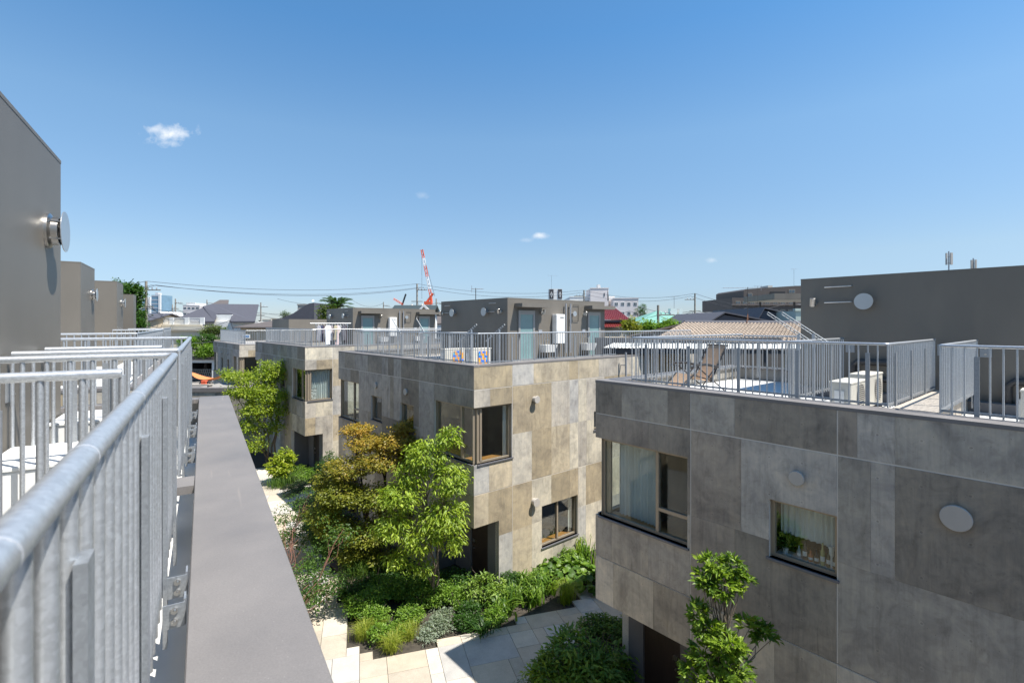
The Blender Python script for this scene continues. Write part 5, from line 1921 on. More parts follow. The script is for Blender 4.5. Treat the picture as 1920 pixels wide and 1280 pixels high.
# round leaved plants (each leaf a shallow bowl) along the sunny wall
def round_leaves(label, px, py, n, r, h, seed, pal, size=.11):
    rng = np.random.default_rng(seed)
    X, Y = gp(px, py)
    t = root('round_leaf_plant', label, 'plant', W, (X, Y, 0), 'round leaved plants')
    vs, fs, cs = [], [], []
    st = MB()
    for i in range(n):
        a, q = rng.random() * 6.283, math.sqrt(rng.random()) * r
        c = np.array([math.cos(a) * q, math.sin(a) * q, h * rng.uniform(.5, 1.0) * (1 - .4 * q / r)])
        nn = np.array([math.cos(a) * .45, math.sin(a) * .45, 1.0]) + rng.normal(size=3) * .25
        nn /= np.linalg.norm(nn)
        u = np.cross(nn, [0, 1, .1]); u /= np.linalg.norm(u)
        w = np.cross(nn, u)
        s = size * rng.uniform(.6, 1.2)
        b = len(vs)
        vs.append(tuple(c - nn * s * .25))
        for k in range(10):
            th = 6.283 * k / 10
            rr = s * (1 + .08 * math.sin(3 * th + i)) * (.55 if k == 0 else 1)
            vs.append(tuple(c + (u * math.cos(th) + w * math.sin(th)) * rr))
        fs += [(b, b + 1 + k, b + 1 + (k + 1) % 10) for k in range(10)]
        col = np.array(pal[rng.integers(0, len(pal))]) * rng.uniform(.85, 1.15)
        cs += [(*col, 1)] * 11
        st.tube([(X + c[0] * .4, Y + c[1] * .4, 0), (X + c[0], Y + c[1], c[2] - .02)], .006, 4, cap=False)
    me = bpy.data.meshes.new('foliage')
    me.from_pydata(vs, [], fs)
    ca = me.attributes.new('leafcol', 'FLOAT_COLOR', 'POINT')
    ca.data.foreach_set('color', np.array(cs).ravel())
    me.materials.append(M['leaf_gloss'])
    o = bpy.data.objects.new('foliage', me)
    COL.objects.link(o)
    o.parent = t
    part('stem', st, M['bark_dark'], t)


RL = [(.06, .13, .015), (.10, .19, .022), (.15, .25, .03)]
for k, (px, py, nm) in enumerate([(1035, 1075, 'round leaved plant at the middle of the wall bed'), (1065, 1085, 'round leaved plant just behind the lime sedge'), (1090, 1085, 'round leaved plant near the paved passage'), (1100, 1105, 'round leaved plant touching the paved passage'), (1075, 1060, 'round leaved plant against the sunny wall')]):
    round_leaves(nm, px, py, 70, .5, .5, 70 + k, RL)
for k, (px, py, nm) in enumerate([(655, 1045, 'dark round leaved plant at the boardwalk'), (672, 1052, 'second dark round leaved plant at the boardwalk')]):
    round_leaves(nm, px, py, 60, .45, .35, 80 + k, [(.02, .07, .02), (.035, .10, .025)], .10)
X_, Y_ = rw(V1 + .27, 3.08)
rng_ = np.random.default_rng(3)
pot = root('potted_plant', 'small potted plant on the window sill of the dark house', 'potted plant', W, (X_, Y_, 4.07))
part('pot', MB().lathe((X_, Y_, 4.07), [(.035, 0), (.045, .09), (.04, .09)], 14), M['white'], pot, smooth=True)
P, A, Nn, L_, Wd, C, ends = crown([((0, 0, .20), (.09, .09, .11), 40)], 6, .06, .022, .02, G_DEEP, rng_)
me = leaf_mesh('foliage', P, A, Nn, L_, Wd, C)
me.materials.append(M['leaf_gloss'])
o = bpy.data.objects.new('foliage', me); COL.objects.link(o); o.parent = pot


# ------------------------------------------------------------------ the town behind
M['stucco_cream'] = surf('cream_stucco', (0.60, 0.55, 0.45), .85, var=.06, scale=1)
M['stucco_white'] = surf('white_stucco', (0.68, 0.68, 0.66), .85, var=.05, scale=1)
M['stucco_pink'] = surf('pale_pink_render', (0.62, 0.58, 0.57), .85, var=.05, scale=.6)
M['stucco_beige'] = surf('beige_siding', (0.40, 0.34, 0.25), .85, var=.08, scale=1)
M['stucco_green'] = surf('pale_green_render', (0.45, 0.52, 0.46), .85, var=.05)
M['slate'] = surf('slate_roof', (0.075, 0.075, 0.09), .7, var=.12, scale=3, stretch=(1, 1, 5))
M['slate_brown'] = surf('brown_shingle', (0.10, 0.085, 0.08), .8, var=.15, scale=3)
M['slate_green'] = surf('dark_green_roof', (0.035, 0.05, 0.05), .6, var=.1)
M['roof_mint'] = surf('mint_metal_roof', (0.16, 0.34, 0.28), .55, var=.08, scale=.5)
M['red_tile'] = surf('red_glazed_tile', (0.26, 0.05, 0.045), .35, var=.2, scale=8)
M['tan_tile'] = surf('weathered_tan_tile', (0.29, 0.235, 0.185), .85, var=.35, scale=3)
M['brown_tile'] = surf('dark_brown_facade_tile', (0.085, 0.07, 0.062), .6, var=.15, scale=6)
M['win_dark'] = surf('dark_window_glass', (0.06, 0.08, 0.10), .15, var=.2, scale=.6, spec=.7)
M['win_blue'] = surf('blue_tower_glass', (0.16, 0.27, 0.36), .2, var=.15, scale=.2)
M['pole'] = surf('concrete_utility_pole', (0.25, 0.225, 0.19), .85, var=.2, scale=4)
M['wire'] = surf('black_cable', (0.05, 0.05, 0.06), .6, var=.05)
M['crane_red'] = surf('crane_orange_red', (0.62, 0.10, 0.04), .5, var=.06)
M['crane_white'] = surf('crane_white', (0.65, 0.65, 0.66), .5, var=.05)
M['corr_white'] = surf('pale_corrugated_sheet', (0.50, 0.50, 0.47), .6, var=.12, scale=1)


def bwin(par, x0, x1, z0, z1, y, fr_mat='white', sill=True):
    """window on a wall facing -y: frame with two panes"""
    w = part('window', MB().box(x0, x1, y - .06, y, z0, z1), M[fr_mat], par)
    m = (x0 + x1) / 2
    t = min(.07, (x1 - x0) * .1)
    part('pane', MB().box(x0 + t, m - t / 2, y - .075, y - .062, z0 + t, z1 - t), M['win_dark'], w)
    part('pane', MB().box(m + t / 2, x1 - t, y - .075, y - .062, z0 + t, z1 - t), M['win_dark'], w)


def block(name, label, px0, px1, py0, py1, Y, D, mat, cat='building', group='buildings of the town', nx=0, nz=0, z0=0.0, wmat='white', floor_h=3.0, win=(1.5, 1.2), skip=()):
    """a box building facing us, given by photo columns and rows at depth Y"""
    x0, x1 = (px0 - HX) / FPX * Y, (px1 - HX) / FPX * Y
    z1 = EZ + (HY - py0) / FPX * Y
    b = root(name, label, cat, W, ((x0 + x1) / 2, Y, z0), group)
    part('wall', MB().box(x0, x1, Y, Y + D, z0, z1), M[mat], b)
    part('parapet', MB().box(x0 - .1, x1 + .1, Y - .1, Y + .25, z1 + .002, z1 + .22), M[mat], b)
    for i in range(nx):
        for k in range(nz):
            if (i, k) in skip: continue
            cx = x0 + (x1 - x0) * (i + .5) / nx
            zt = z1 - .9 - k * floor_h
            bwin(b, cx - win[0] / 2, cx + win[0] / 2, zt - win[1], zt, Y)
    return b


def roof_poly(par, name, faces, mat, t=.12):
    """roof planes given by 3-D polygons, each thickened downwards"""
    for f in faces:
        n = len(f)
        vs = [tuple(p) for p in f] + [(p[0], p[1], p[2] - t) for p in f]
        fs = [tuple(range(n)), tuple(reversed(range(n, 2 * n)))] + [(i, i + n, (i + 1) % n + n, (i + 1) % n) for i in range(n)]
        part(name, MB().add(vs, fs), M[mat], par)


def gable_house(label, px0, px1, py_eave, py_ridge, Y, D, wall, roof, ridge='x', over=.5, nwin=2, z0=0, group='houses of the town', ridge_px=None, name='town_house'):
    x0, x1 = (px0 - HX) / FPX * Y, (px1 - HX) / FPX * Y
    ze, zr = EZ + (HY - py_eave) / FPX * Y, EZ + (HY - py_ridge) / FPX * Y
    b = root(name, label, 'house', W, ((x0 + x1) / 2, Y, z0), group)
    ym = Y + D / 2
    part('wall', MB().box(x0 + over, x1 - over, Y + over, Y + D - over, z0, ze - .06), M[wall], b)
    if ridge == 'x':
        roof_poly(b, 'roof', [[(x0, Y, ze), (x1, Y, ze), (x1, ym, zr), (x0, ym, zr)], [(x1, Y + D, ze), (x0, Y + D, ze), (x0, ym, zr), (x1, ym, zr)]], roof)
        part('gable', MB().prism([(Y + over, ze - .08), (Y + D - over, ze - .08), (ym, zr - .3)], 0, x0 + over, x1 - over), M[wall], b)
    elif ridge == 'y':
        xm = (x0 + x1) / 2 if ridge_px is None else (ridge_px - HX) / FPX * Y
        roof_poly(b, 'roof', [[(x0, Y, ze), (xm, Y, zr), (xm, Y + D, zr), (x0, Y + D, ze)], [(xm, Y, zr), (x1, Y, ze), (x1, Y + D, ze), (xm, Y + D, zr)]], roof)
        part('gable', MB().prism([(x0 + over, ze - .08), (x1 - over, ze - .08), (xm, zr - .25)], 1, Y + over, Y + D - over), M[wall], b)
    else:   # hip
        xm0, xm1 = x0 + min(D / 2, (x1 - x0) * .45), x1 - min(D / 2, (x1 - x0) * .45)
        if ridge_px is not None: xm0 = xm1 = (ridge_px - HX) / FPX * Y
        roof_poly(b, 'roof', [[(x0, Y, ze), (x1, Y, ze), (xm1, ym, zr), (xm0, ym, zr)], [(x1, Y, ze), (x1, Y + D, ze), (xm1, ym, zr)],
                              [(x1, Y + D, ze), (x0, Y + D, ze), (xm0, ym, zr), (xm1, ym, zr)], [(x0, Y + D, ze), (x0, Y, ze), (xm0, ym, zr)]], roof)
    for i in range(nwin):
        cx = x0 + over + (x1 - x0 - 2 * over) * (i + .5) / nwin
        bwin(b, cx - .75, cx + .75, ze - 2.0, ze - .8, Y + over)
    return b


# --- left background
# cream house with a white balustrade on its flat roof
ch = block('town_house', 'cream flat roofed house with white roof balustrade', 262, 377, 611, 660, 73, 4, 'stucco_cream', 'house', 'houses of the town')
x0, x1, y, zt = (262 - HX) / FPX * 73, (377 - HX) / FPX * 73, 73.3, EZ + (HY - 611) / FPX * 73 + .22
part('cornice', MB().box(x0 - .3, x1 + .3, 72.6, 72.88, zt - .9, zt - .3), M['stucco_cream'], ch)
part('balustrade_rail', MB().box(x0, x1, y - .05, y + .05, zt + .92, zt + 1.0).box(x0, x1, y - .04, y + .04, zt + .05, zt + .12), M['white'], ch)
bal = MB().box(-.025, .025, -.025, .025, 0, .82).mesh('balustrade_bar'); bal.materials.append(M['white'])
n = 58
for i in range(n + 1):
    inst('balustrade_bar', bal, (x0 + (x1 - x0) * i / n, y, zt + .11), ch)
for i in range(5):
    xx = x0 + (x1 - x0) * i / 4
    part('balustrade_post', MB().box(xx - .3, xx + .3, y - .1, y + .1, zt, zt + 1.04), M['white'], ch)
bwin(ch, x0 + 1.0, x0 + 2.6, 3.6, 5.4, 73.0)
bwin(ch, x1 - 3.4, x1 - 1.4, 3.8, 5.4, 73.0)

# big slate roofed white house
sh = root('town_house', 'large white house with broad dark slate roof', 'house', W, (-45, 80, 0), 'houses of the town')
def bp(px, py, Y): return tuple(at(px, py, Y))
part('wall', MB().box(bp(352, 0, 80)[0], bp(481, 0, 80)[0], 80.4, 92, 0, EZ + (HY - 603) / FPX * 80), M['stucco_white'], sh)
roof_poly(sh, 'roof', [[bp(318, 602, 79.6), bp(402, 602, 79.6), bp(408, 588, 82), bp(380, 574, 85.5), bp(397, 569.5, 87)],
                       [bp(430, 602, 79.6), bp(478, 602, 79.6), bp(485, 570.5, 87), bp(397, 569.5, 87), bp(380, 574, 85.5), bp(408, 588, 82), bp(436, 588, 82)]], 'slate', .25)
part('dormer_wall', MB().box(bp(403, 0, 81)[0], bp(433, 0, 81)[0], 81.3, 86, 7, EZ + (HY - 590) / FPX * 82), M['stucco_white'], sh)
roof_poly(sh, 'upper_roof', [[bp(397, 569.5, 87.2), bp(428, 570, 87.2), bp(429, 562, 90), bp(412, 562, 90)]], 'slate_brown', .2)
for (a, b_) in ((360, 374), (412, 426), (446, 460)):
    bwin(sh, bp(a, 0, 80)[0], bp(b_, 0, 80)[0], 4.6, 6.2, 80.4)
gable_house('brown hipped bungalow style house behind the far end roof', 437, 560, 613, 597, 62, 9, 'stucco_beige', 'slate_brown', 'hip', over=.6, nwin=0, ridge_px=497)
# white timber balcony on posts
bc = root('balcony', 'white balcony on slender posts beside the dark alley', 'balcony', W, (bp(432, 0, 58)[0], 58, 0))
xa, xb = bp(421, 0, 58)[0], bp(445, 0, 58)[0]
zf = EZ + (HY - 652) / FPX * 58
part('floor', MB().box(xa, xb, 58, 60, zf - .2, zf), M['white'], bc)
for x in (xa + .05, xb - .05): part('post', MB().box(x - .06, x + .06, 58, 58.12, 0, zf + 1.75), M['white'], bc)
part('rail', MB().box(xa, xb, 58.01, 58.07, zf + 1.05, zf + 1.12).box(xa, xb, 58.01, 58.07, zf + 1.68, zf + 1.75), M['white'], bc)
for i in range(10):
    x = xa + .15 + (xb - xa - .3) * i / 9
    part('bar', MB().box(x - .02, x + .02, 58.02, 58.06, zf, zf + 1.05), M['white'], bc)
block('town_house', 'dark alley house behind the white balcony', 404, 448, 640, 700, 61, 6, 'stucco_beige', 'house', 'houses of the town')
sg = root('sign_board', 'small blue and white sign on the brown roofed house', 'sign', W, (bp(452, 630, 61)[0], 61.3, 5.8))
part('board', MB().box(bp(447, 0, 61)[0], bp(461, 0, 61)[0], 61.9, 61.98, 5.75, 6.25), M['white'], sg)
part('stripe', MB().box(bp(448.5, 0, 61)[0], bp(459.5, 0, 61)[0], 61.88, 61.898, 5.9, 6.1), surf('sign_blue', (.1, .25, .5), .5), sg)
# garage with folding gate
gr = root('garage', 'concrete garage with white frame and black folding gate', 'garage', W, (bp(378, 0, 66)[0], 66, 0))
xa, xb = bp(345, 0, 66)[0], bp(403, 0, 66)[0]
zt = EZ + (HY - 674) / FPX * 66
part('roof', MB().box(xa - .3, xb + 1.2, 65.6, 73, zt, zt + .35), M['slate_brown'], gr)
part('frame', MB().box(xa, xb, 65.9, 66.1, zt - .4, zt - .005).box(xb - .35, xb, 65.9, 66.1, 0, zt - .405).box(xa, xa + .35, 65.9, 66.1, 0, zt - .405), M['white'], gr)
part('back_wall', MB().box(xa, xb, 72, 72.5, 0, zt - .01).box(xb, xb + .3, 66.1, 72, 0, zt - .01).box(xa - .3, xa, 66.1, 72, 0, zt - .01), M['room'], gr)
for i in range(12):
    x = xa + .5 + (xb - xa - 1.2) * i / 11
    part('gate_bar', MB().tube([(x, 66.3, .1), (x + .45, 66.3, 1.55)], .025, 5).tube([(x + .45, 66.33, .1), (x, 66.33, 1.55)], .025, 5), M['vent_grey'], gr)


def round_tree(label, X, Y, h, r, seed, pal=G_DEEP, z0=0, n=260, per=8, ln=.22, wd=.13, name='garden_tree', base_frac=.35, bark='bark_dark', group='trees of the town', rz=None, k=9):
    rng = np.random.default_rng(seed)
    cls = []
    rz = rz or (h * (1 - base_frac)) / 2
    zc = h - rz
    for i in range(k):
        d = unit(1, rng)[0] * np.array([r, r, rz]) * .58
        cls.append(((X + d[0], Y + d[1], z0 + zc + d[2]), (r * .5, r * .5, rz * .42), int(n / k)))
    st = [((X + rng.normal() * r * .3, Y + rng.normal() * r * .3, z0 + h * .8), max(.06, h * .014)) for _ in range(3)]
    return tree(name, label, (X, Y, z0), st, cls, per, ln, wd, ln * .9, pal, seed, 'leaf', bark, trunk_r=.1, shell=.3, twigs=25, group=group)


def tpx(label, px, py_top, Y, r_px, seed, rz_px=None, **k):
    p = at(px, py_top, Y)
    return round_tree(label, p.x, Y, p.z, r_px * Y / FPX, seed, rz=(rz_px * Y / FPX if rz_px else None), **k)


tpx('rounded olive tree above the garage roof', 402, 607, 70, 20, 101, 16, pal=[(.05, .08, .02), (.08, .12, .03), (.12, .16, .04), (.16, .19, .06)], n=420)
tpx('dense clipped evergreen tree beside the garage', 392, 622, 68, 24, 102, 18, n=560)
tpx('layered garden pine over the garage roof', 385, 640, 66.5, 26, 103, 15, pal=G_FRESH, n=520)
tpx('small clipped shrub tree left of the garage', 352, 630, 66, 14, 104, 15, pal=G_FRESH, n=260)
tpx('tall leafy tree behind our third roof hut', 246, 529, 48, 20, 105, 44, n=760, ln=.26, wd=.15)
tpx('tree crown peeping over our third roof hut', 205, 519, 50, 26, 106, 30, n=420)
tpx('dark shrub below the tall leafy tree', 252, 592, 47, 14, 107, 14, n=260)
tpx('round dark tree beside the far roof hut', 615, 568, 60, 16, 108, 26, n=420, pal=[(.03, .06, .012), (.06, .10, .016), (.11, .15, .02), (.17, .19, .03)])
tpx('small tree between the brown roof and the antenna', 535, 583, 110, 10, 109, 10, n=160, pal=G_SAGE)
tpx('dark pine behind the pale apartment block', 1204, 569, 125, 12, 110, 16, n=260)
tpx('leafy fruit tree in front of the mint roof', 1216, 601, 44, 13, 111, 16, n=420, pal=G_FRESH)
tpx('rounded leafy tree between utility pole and tan roof', 1252, 601, 42, 15, 112, 16, n=460, pal=G_FRESH)
tpx('thin sapling beside the red roofed house', 1182, 596, 36, 8, 113, 16, n=150, pal=G_OLIVE)
# palm with feather leaves
def palm(label, px, py, Y, seed):
    p = at(px, py, Y)
    rng = np.random.default_rng(seed)
    t = root('palm_tree', label, 'palm', W, (p.x, Y, 0), 'trees of the town')
    part('trunk', MB().tube([(p.x, Y, 0), (p.x + .1, Y, p.z * .5), (p.x, Y, p.z - .8)], .22, 10, .16), M['bark_dark'], t)
    Ps, As, Ns = [], [], []
    for i in range(30):
        a = rng.random() * 6.283
        el = rng.uniform(.1, 1.2)
        for k in range(22):
            s = k / 21
            r = 2.9 * s * math.cos(el)
            z = 2.9 * s * math.sin(el) - 1.3 * s * s - .8
            c = np.array([math.cos(a) * r, math.sin(a) * r, p.z + z])
            for sd in (-1, 1):
                Ps.append(c)
                As.append(np.array([-math.sin(a) * sd + math.cos(a) * .5, math.cos(a) * sd + math.sin(a) * .5, .45]))
                Ns.append(np.array([0, 0, 1.0]) + rng.normal(size=3) * .2)
    n_ = len(Ps)
    me = leaf_mesh('frond', np.array(Ps), np.array(As), np.array(Ns), np.full(n_, .5), np.full(n_, .10), np.array([(.045, .09, .035)] * n_) * rng.uniform(.7, 1.5, (n_, 1)))
    me.materials.append(M['leaf'])
    o = bpy.data.objects.new('frond', me); COL.objects.link(o); o.parent = t


palm('spiky palm rising behind the far roof hut', 632, 566, 62, 5)

gable_house('house with small white gable behind our third hut', 262, 288, 600, 588, 88, 8, 'stucco_white', 'slate', 'y', nwin=1)
gable_house('pale house with tall white gable beside the utility pole', 288, 311, 601, 584, 92, 6, 'stucco_white', 'stucco_white', 'y', over=.1, nwin=1)
gable_house('dark roofed house glimpsed behind the leafy tree', 238, 282, 600, 586, 70, 9, 'stucco_beige', 'slate', 'x', nwin=0)
gable_house('low pale house under power lines', 300, 345, 603, 590, 100, 10, 'stucco_white', 'slate', 'x', nwin=2)
# curved dark roof
cr = root('town_house', 'house with sweeping dark grey roof and dish', 'house', W, (bp(550, 0, 75)[0], 75, 0), 'houses of the town')
part('wall', MB().box(bp(520, 0, 75)[0], bp(590, 0, 75)[0], 75.3, 84, 0, 7.6), M['stucco_white'], cr)
sw = [(512, 600), (530, 596), (550, 588), (568, 576), (580, 569), (590, 567.5), (590, 604), (512, 604)]
part('roof', MB().prism([(bp(a, 0, 75)[0], EZ + (HY - b_) / FPX * 75) for a, b_ in sw], 1, 74.8, 84), M['slate'], cr)
part('dish', MB().disc(bp(587, 564, 75), (.3, -1, .2), .2, .05, 18).tube([bp(587, 564, 75.1), bp(587, 572, 75.1)], .03, 6), M['white'], cr)
block('town_house', 'flat roofed grey building behind the sweeping roof', 558, 598, 572, 600, 95, 12, 'plain_concrete', 'building', nx=3, nz=2)
block('apartment_block', 'flat pale block right of the palm with brown tiled wall', 590, 625, 588, 610, 80, 8, 'stucco_beige', 'building', nx=2, nz=1)
gable_house('house with dark green roof and white gable end', 727, 812, 589, 570, 60, 7, 'stucco_white', 'slate_green', 'x', nwin=0)
gf = root('gable_front', 'white gable front of the dark green roof', 'gable', W, (bp(797, 0, 59)[0], 59, 0))
gz = lambda py: EZ + (HY - py) / FPX * 59
gx = lambda px: (px - HX) / FPX * 59
part('wall', MB().prism([(gx(780), 0), (gx(812), 0), (gx(812), gz(588)), (gx(796), gz(573)), (gx(780), gz(588))], 1, 59, 60), M['stucco_beige'], gf)
part('bargeboard', MB().prism([(gx(776), gz(591)), (gx(795), gz(570)), (gx(815), gz(591)), (gx(810), gz(591)), (gx(795), gz(575)), (gx(781), gz(591))], 1, 58.8, 58.98), M['white'], gf)
gable_house('brown roofed house with white window glimpsed between the huts', 812, 838, 606, 586, 70, 8, 'stucco_white', 'slate_brown', 'x', nwin=1, over=.3)

# --- distant towers
for (a, b_, top, Y, nm) in ((267, 282, 561, 420, 'distant blue glass tower with white edge'), (284, 301, 553, 400, 'taller distant glass tower behind the utility pole')):
    x0, x1 = bp(a, 0, Y)[0], bp(b_, 0, Y)[0]
    z1 = EZ + (HY - top) / FPX * Y
    t = root('glass_tower', nm, 'tower', W, ((x0 + x1) / 2, Y, 0), 'distant towers')
    part('core', MB().box(x0, x1, Y, Y + 14, 0, z1), M['win_blue'], t)
    part('edge', MB().box(x1 - 1.4, x1 + .3, Y - .5, Y + .5, 0, z1 + .8), M['stucco_white'], t)
    fl_ = MB()
    for k in range(9): fl_.box(x0, x1 - 1.5, Y - .15, Y - .01, z1 - 1 - k * 3.2, z1 - .6 - k * 3.2)
    part('floor_band', fl_, M['stucco_pink'], t)
    part('roof_plant', MB().box(x0 + 1.5, x0 + 4, Y + 2, Y + 6, z1, z1 + 2), M['stucco_pink'], t)
block('apartment_block', 'distant pale office block left of the slate roof', 343, 374, 573, 600, 300, 20, 'stucco_pink', 'building', nx=4, nz=3, floor_h=3.4, win=(1.9, 1.2))
block('apartment_block', 'distant stepped top of the pale office block', 349, 366, 568, 573, 303, 12, 'stucco_white', 'building', z0=14)
# white apartment complex
ap = block('apartment_block', 'pale pink apartment block with rows of small windows', 1150, 1197, 560, 606, 128, 14, 'stucco_pink', 'building', nx=4, nz=4, win=(.85, .85), floor_h=2.4)
ap2 = block('apartment_block', 'wide white apartment block with open galleries', 1068, 1152, 557, 606, 134, 14, 'stucco_white', 'building', nx=4, nz=2, win=(1.5, .9), floor_h=3.0)
for z in (0, 1):
    zz = EZ + (HY - 557) / FPX * 134 - 2.9 - z * 3.2
    part('gallery', MB().box(bp(1075, 0, 134)[0], bp(1148, 0, 134)[0], 133, 133.98, zz - .9, zz), M['stucco_white'], ap2)
tw = block('apartment_block', 'white stair tower with sloping side on the pale apartments', 1107, 1141, 541, 560, 131, 8, 'stucco_pink', 'building', z0=12)
part('hatch', MB().box(bp(1122, 0, 131)[0], bp(1127, 0, 131)[0], 132, 134, EZ + 9.2, EZ + 10.4), M['stucco_white'], tw)
part('slot_window', MB().box(bp(1132, 0, 131)[0], bp(1134, 0, 131)[0], 130.93, 130.99, EZ + 7.2, EZ + 8.1), M['win_dark'], tw)
part('sloping_side', MB().prism([(bp(1139, 0, 131)[0], EZ + 9.1), (bp(1142.5, 0, 131)[0], EZ + 6.0), (bp(1139, 0, 131)[0], EZ + 6.0)], 1, 131, 138), M['stucco_pink'], tw)
# roof fans with diamond emblem
ct = root('cooling_units', 'pair of rooftop cooling boxes with dark faces and white diamonds', 'rooftop unit', W, (bp(1043, 0, 120)[0], 120, 0))
zz0, zz1 = EZ + (HY - 562) / FPX * 120, EZ + (HY - 541) / FPX * 120
part('plinth_building', MB().box(bp(1024, 0, 120)[0], bp(1075, 0, 120)[0], 121, 130, 0, zz0), M['stucco_white'], ct)
part('casing', MB().box(bp(1030, 0, 120)[0], bp(1055, 0, 120)[0], 121, 124, zz0, zz1), M['white'], ct)
for (a, b_) in ((1030.5, 1038.5), (1047, 1054.5)):
    xa, xb = bp(a, 0, 120)[0], bp(b_, 0, 120)[0]
    pn = part('dark_panel', MB().box(xa, xb, 120.9, 120.99, zz0 + .3, zz1 - .1), M['dark_grille'], ct)
    xm, zm = (xa + xb) / 2, (zz0 + zz1) / 2
    outer = [(xm - .28, zm), (xm, zm - .8), (xm + .28, zm), (xm, zm + .8)]
    part('diamond', MB().prism(outer, 1, 120.84, 120.89), M['white'], pn)
    part('diamond_core', MB().prism([(xm + (x - xm) * .4, zm + (z - zm) * .4) for x, z in outer], 1, 120.8, 120.83), M['dark_grille'], pn)
yagi(bp(1034, 0, 100)[0], 100, EZ + 5.5, 4.2, 'tall tv aerial beside the rooftop cooling boxes', 1.9, dirn=(1, .2), n=9)


# tiled roofs
def tiled(par, p00, p10, p11, p01, cols, rows, mat, amp=.06, name='tile_field', step=.035):
    """p00-p10 eave, p01-p11 ridge; rolls run from eave to ridge, rows overlap"""
    p00, p10, p11, p01 = map(lambda p: np.array(p, float), (p00, p10, p11, p01))
    nrm = np.cross(p10 - p00, p01 - p00); nrm /= np.linalg.norm(nrm)
    if nrm[2] < 0: nrm = -nrm
    sub = 6
    nu = cols * sub
    vs, fs = [], []
    for r in range(rows):
        for e, lift in ((0.0, step), (1.0, 0.0)):
            t = (r + e) / rows
            for i in range(nu + 1):
                s = i / nu
                a = p00 + (p10 - p00) * s
                b = p01 + (p11 - p01) * s
                ph = (i % sub) / sub
                hgt = amp * max(0, math.sin(ph * 2 * math.pi)) + amp * .25 * min(0, math.sin(ph * 2 * math.pi))
                vs.append(tuple(a + (b - a) * t + nrm * (hgt + lift)))
    w = nu + 1
    for k in range(rows * 2 - 1):
        for i in range(nu):
            fs.append((k * w + i, k * w + i + 1, (k + 1) * w + i + 1, (k + 1) * w + i))
    return part(name, MB().add(vs, fs), M[mat], par, kind='stuff')


# tan tiled roof next door
tr_ = root('tiled_house', 'long house with weathered tan pantile roof behind the dark house terrace', 'house', W, (bp(1380, 0, 24)[0], 24, 0), 'houses of the town')
e0, e1, r1, r0 = bp(1225, 637, 21), bp(1560, 641, 21), bp(1560, 606, 28.5), bp(1283, 605, 28.5)
tiled(tr_, e0, e1, r1, r0, 42, 12, 'tan_tile', .055)
part('ridge_cap', MB().tube([r0, r1], .14, 8), M['slate'], tr_)
part('wall', MB().box(e0[0] + .5, e1[0], 21.6, 36, 0, e0[2] - .25), M['stucco_beige'], tr_)
roof_poly(tr_, 'rear_roof', [[r0, (r0[0] - 2, 36, 6.6), (r1[0], 36, 6.6), r1]], 'tan_tile', .1)
roof_poly(tr_, 'underlay', [[(e0[0], e0[1], e0[2] - .06), (e1[0], e1[1], e1[2] - .06), (r1[0], r1[1], r1[2] - .06), (r0[0], r0[1], r0[2] - .06)]], 'slate', .1)
cp = root('carport', 'pale corrugated lean-to below the tan pantile roof', 'lean-to', W, (bp(1330, 0, 19)[0], 19, 0))
c0, c1, c2, c3 = bp(1130, 652, 18.2), bp(1540, 656, 18.2), bp(1540, 645, 20.5), bp(1150, 643, 20.5)
tiled(cp, c0, c1, c2, c3, 60, 1, 'corr_white', .02, 'roof_sheet', 0)
part('edge_beam', MB().box(c0[0], c1[0], 18.25, 18.35, c0[2] - .22, c0[2] - .03), M['dark_grille'], cp)
for i in range(9):
    x = c0[0] + (c1[0] - c0[0]) * i / 8
    part('post', MB().box(x - .05, x + .05, 18.3, 18.4, 0, c0[2] - .22), M['dark_grille'], cp)
part('back_wall', MB().box(c0[0] - .3, c1[0], 20.9, 21.1, 0, c0[2] + .3), M['room'], cp)
# red roofed house, two tiers
rh = root('tiled_house', 'house with two tiers of red glazed roof tiles', 'house', W, (bp(1140, 0, 40)[0], 40, 0), 'houses of the town')
tiled(rh, bp(1075, 600, 38), bp(1183, 600, 38), bp(1150, 574.5, 42), bp(1070, 574.5, 42), 24, 9, 'red_tile', .06)
tiled(rh, bp(1080, 614, 37), bp(1176, 614, 37), bp(1172, 603, 39), bp(1080, 603, 39), 22, 4, 'red_tile', .06)
roof_poly(rh, 'roof_end', [[bp(1183, 600, 38), bp(1150, 574.5, 42), (bp(1183, 600, 38)[0], 46, bp(1183, 600, 38)[2])]], 'red_tile', .08)
part('fascia', MB().box(bp(1075, 0, 38)[0], bp(1181, 0, 38)[0], 38.1, 38.2, EZ + (HY - 604) / FPX * 38, EZ + (HY - 600.5) / FPX * 38), M['slate'], rh)
part('wall', MB().box(bp(1085, 0, 38.5)[0], bp(1170, 0, 38.5)[0], 39.4, 46, 0, EZ + (HY - 601.5) / FPX * 38), M['stucco_cream'], rh)
part('lower_wall', MB().box(bp(1085, 0, 38)[0], bp(1168, 0, 38)[0], 38.0, 39.39, 0, EZ + (HY - 616) / FPX * 38), M['stucco_cream'], rh)
roof_poly(rh, 'rear_roof', [[bp(1150, 574.5, 42), bp(1070, 574.5, 42), (bp(1075, 0, 38)[0], 46.5, 8.2), (bp(1183, 0, 38)[0], 46.5, 8.2)]], 'red_tile', .08)
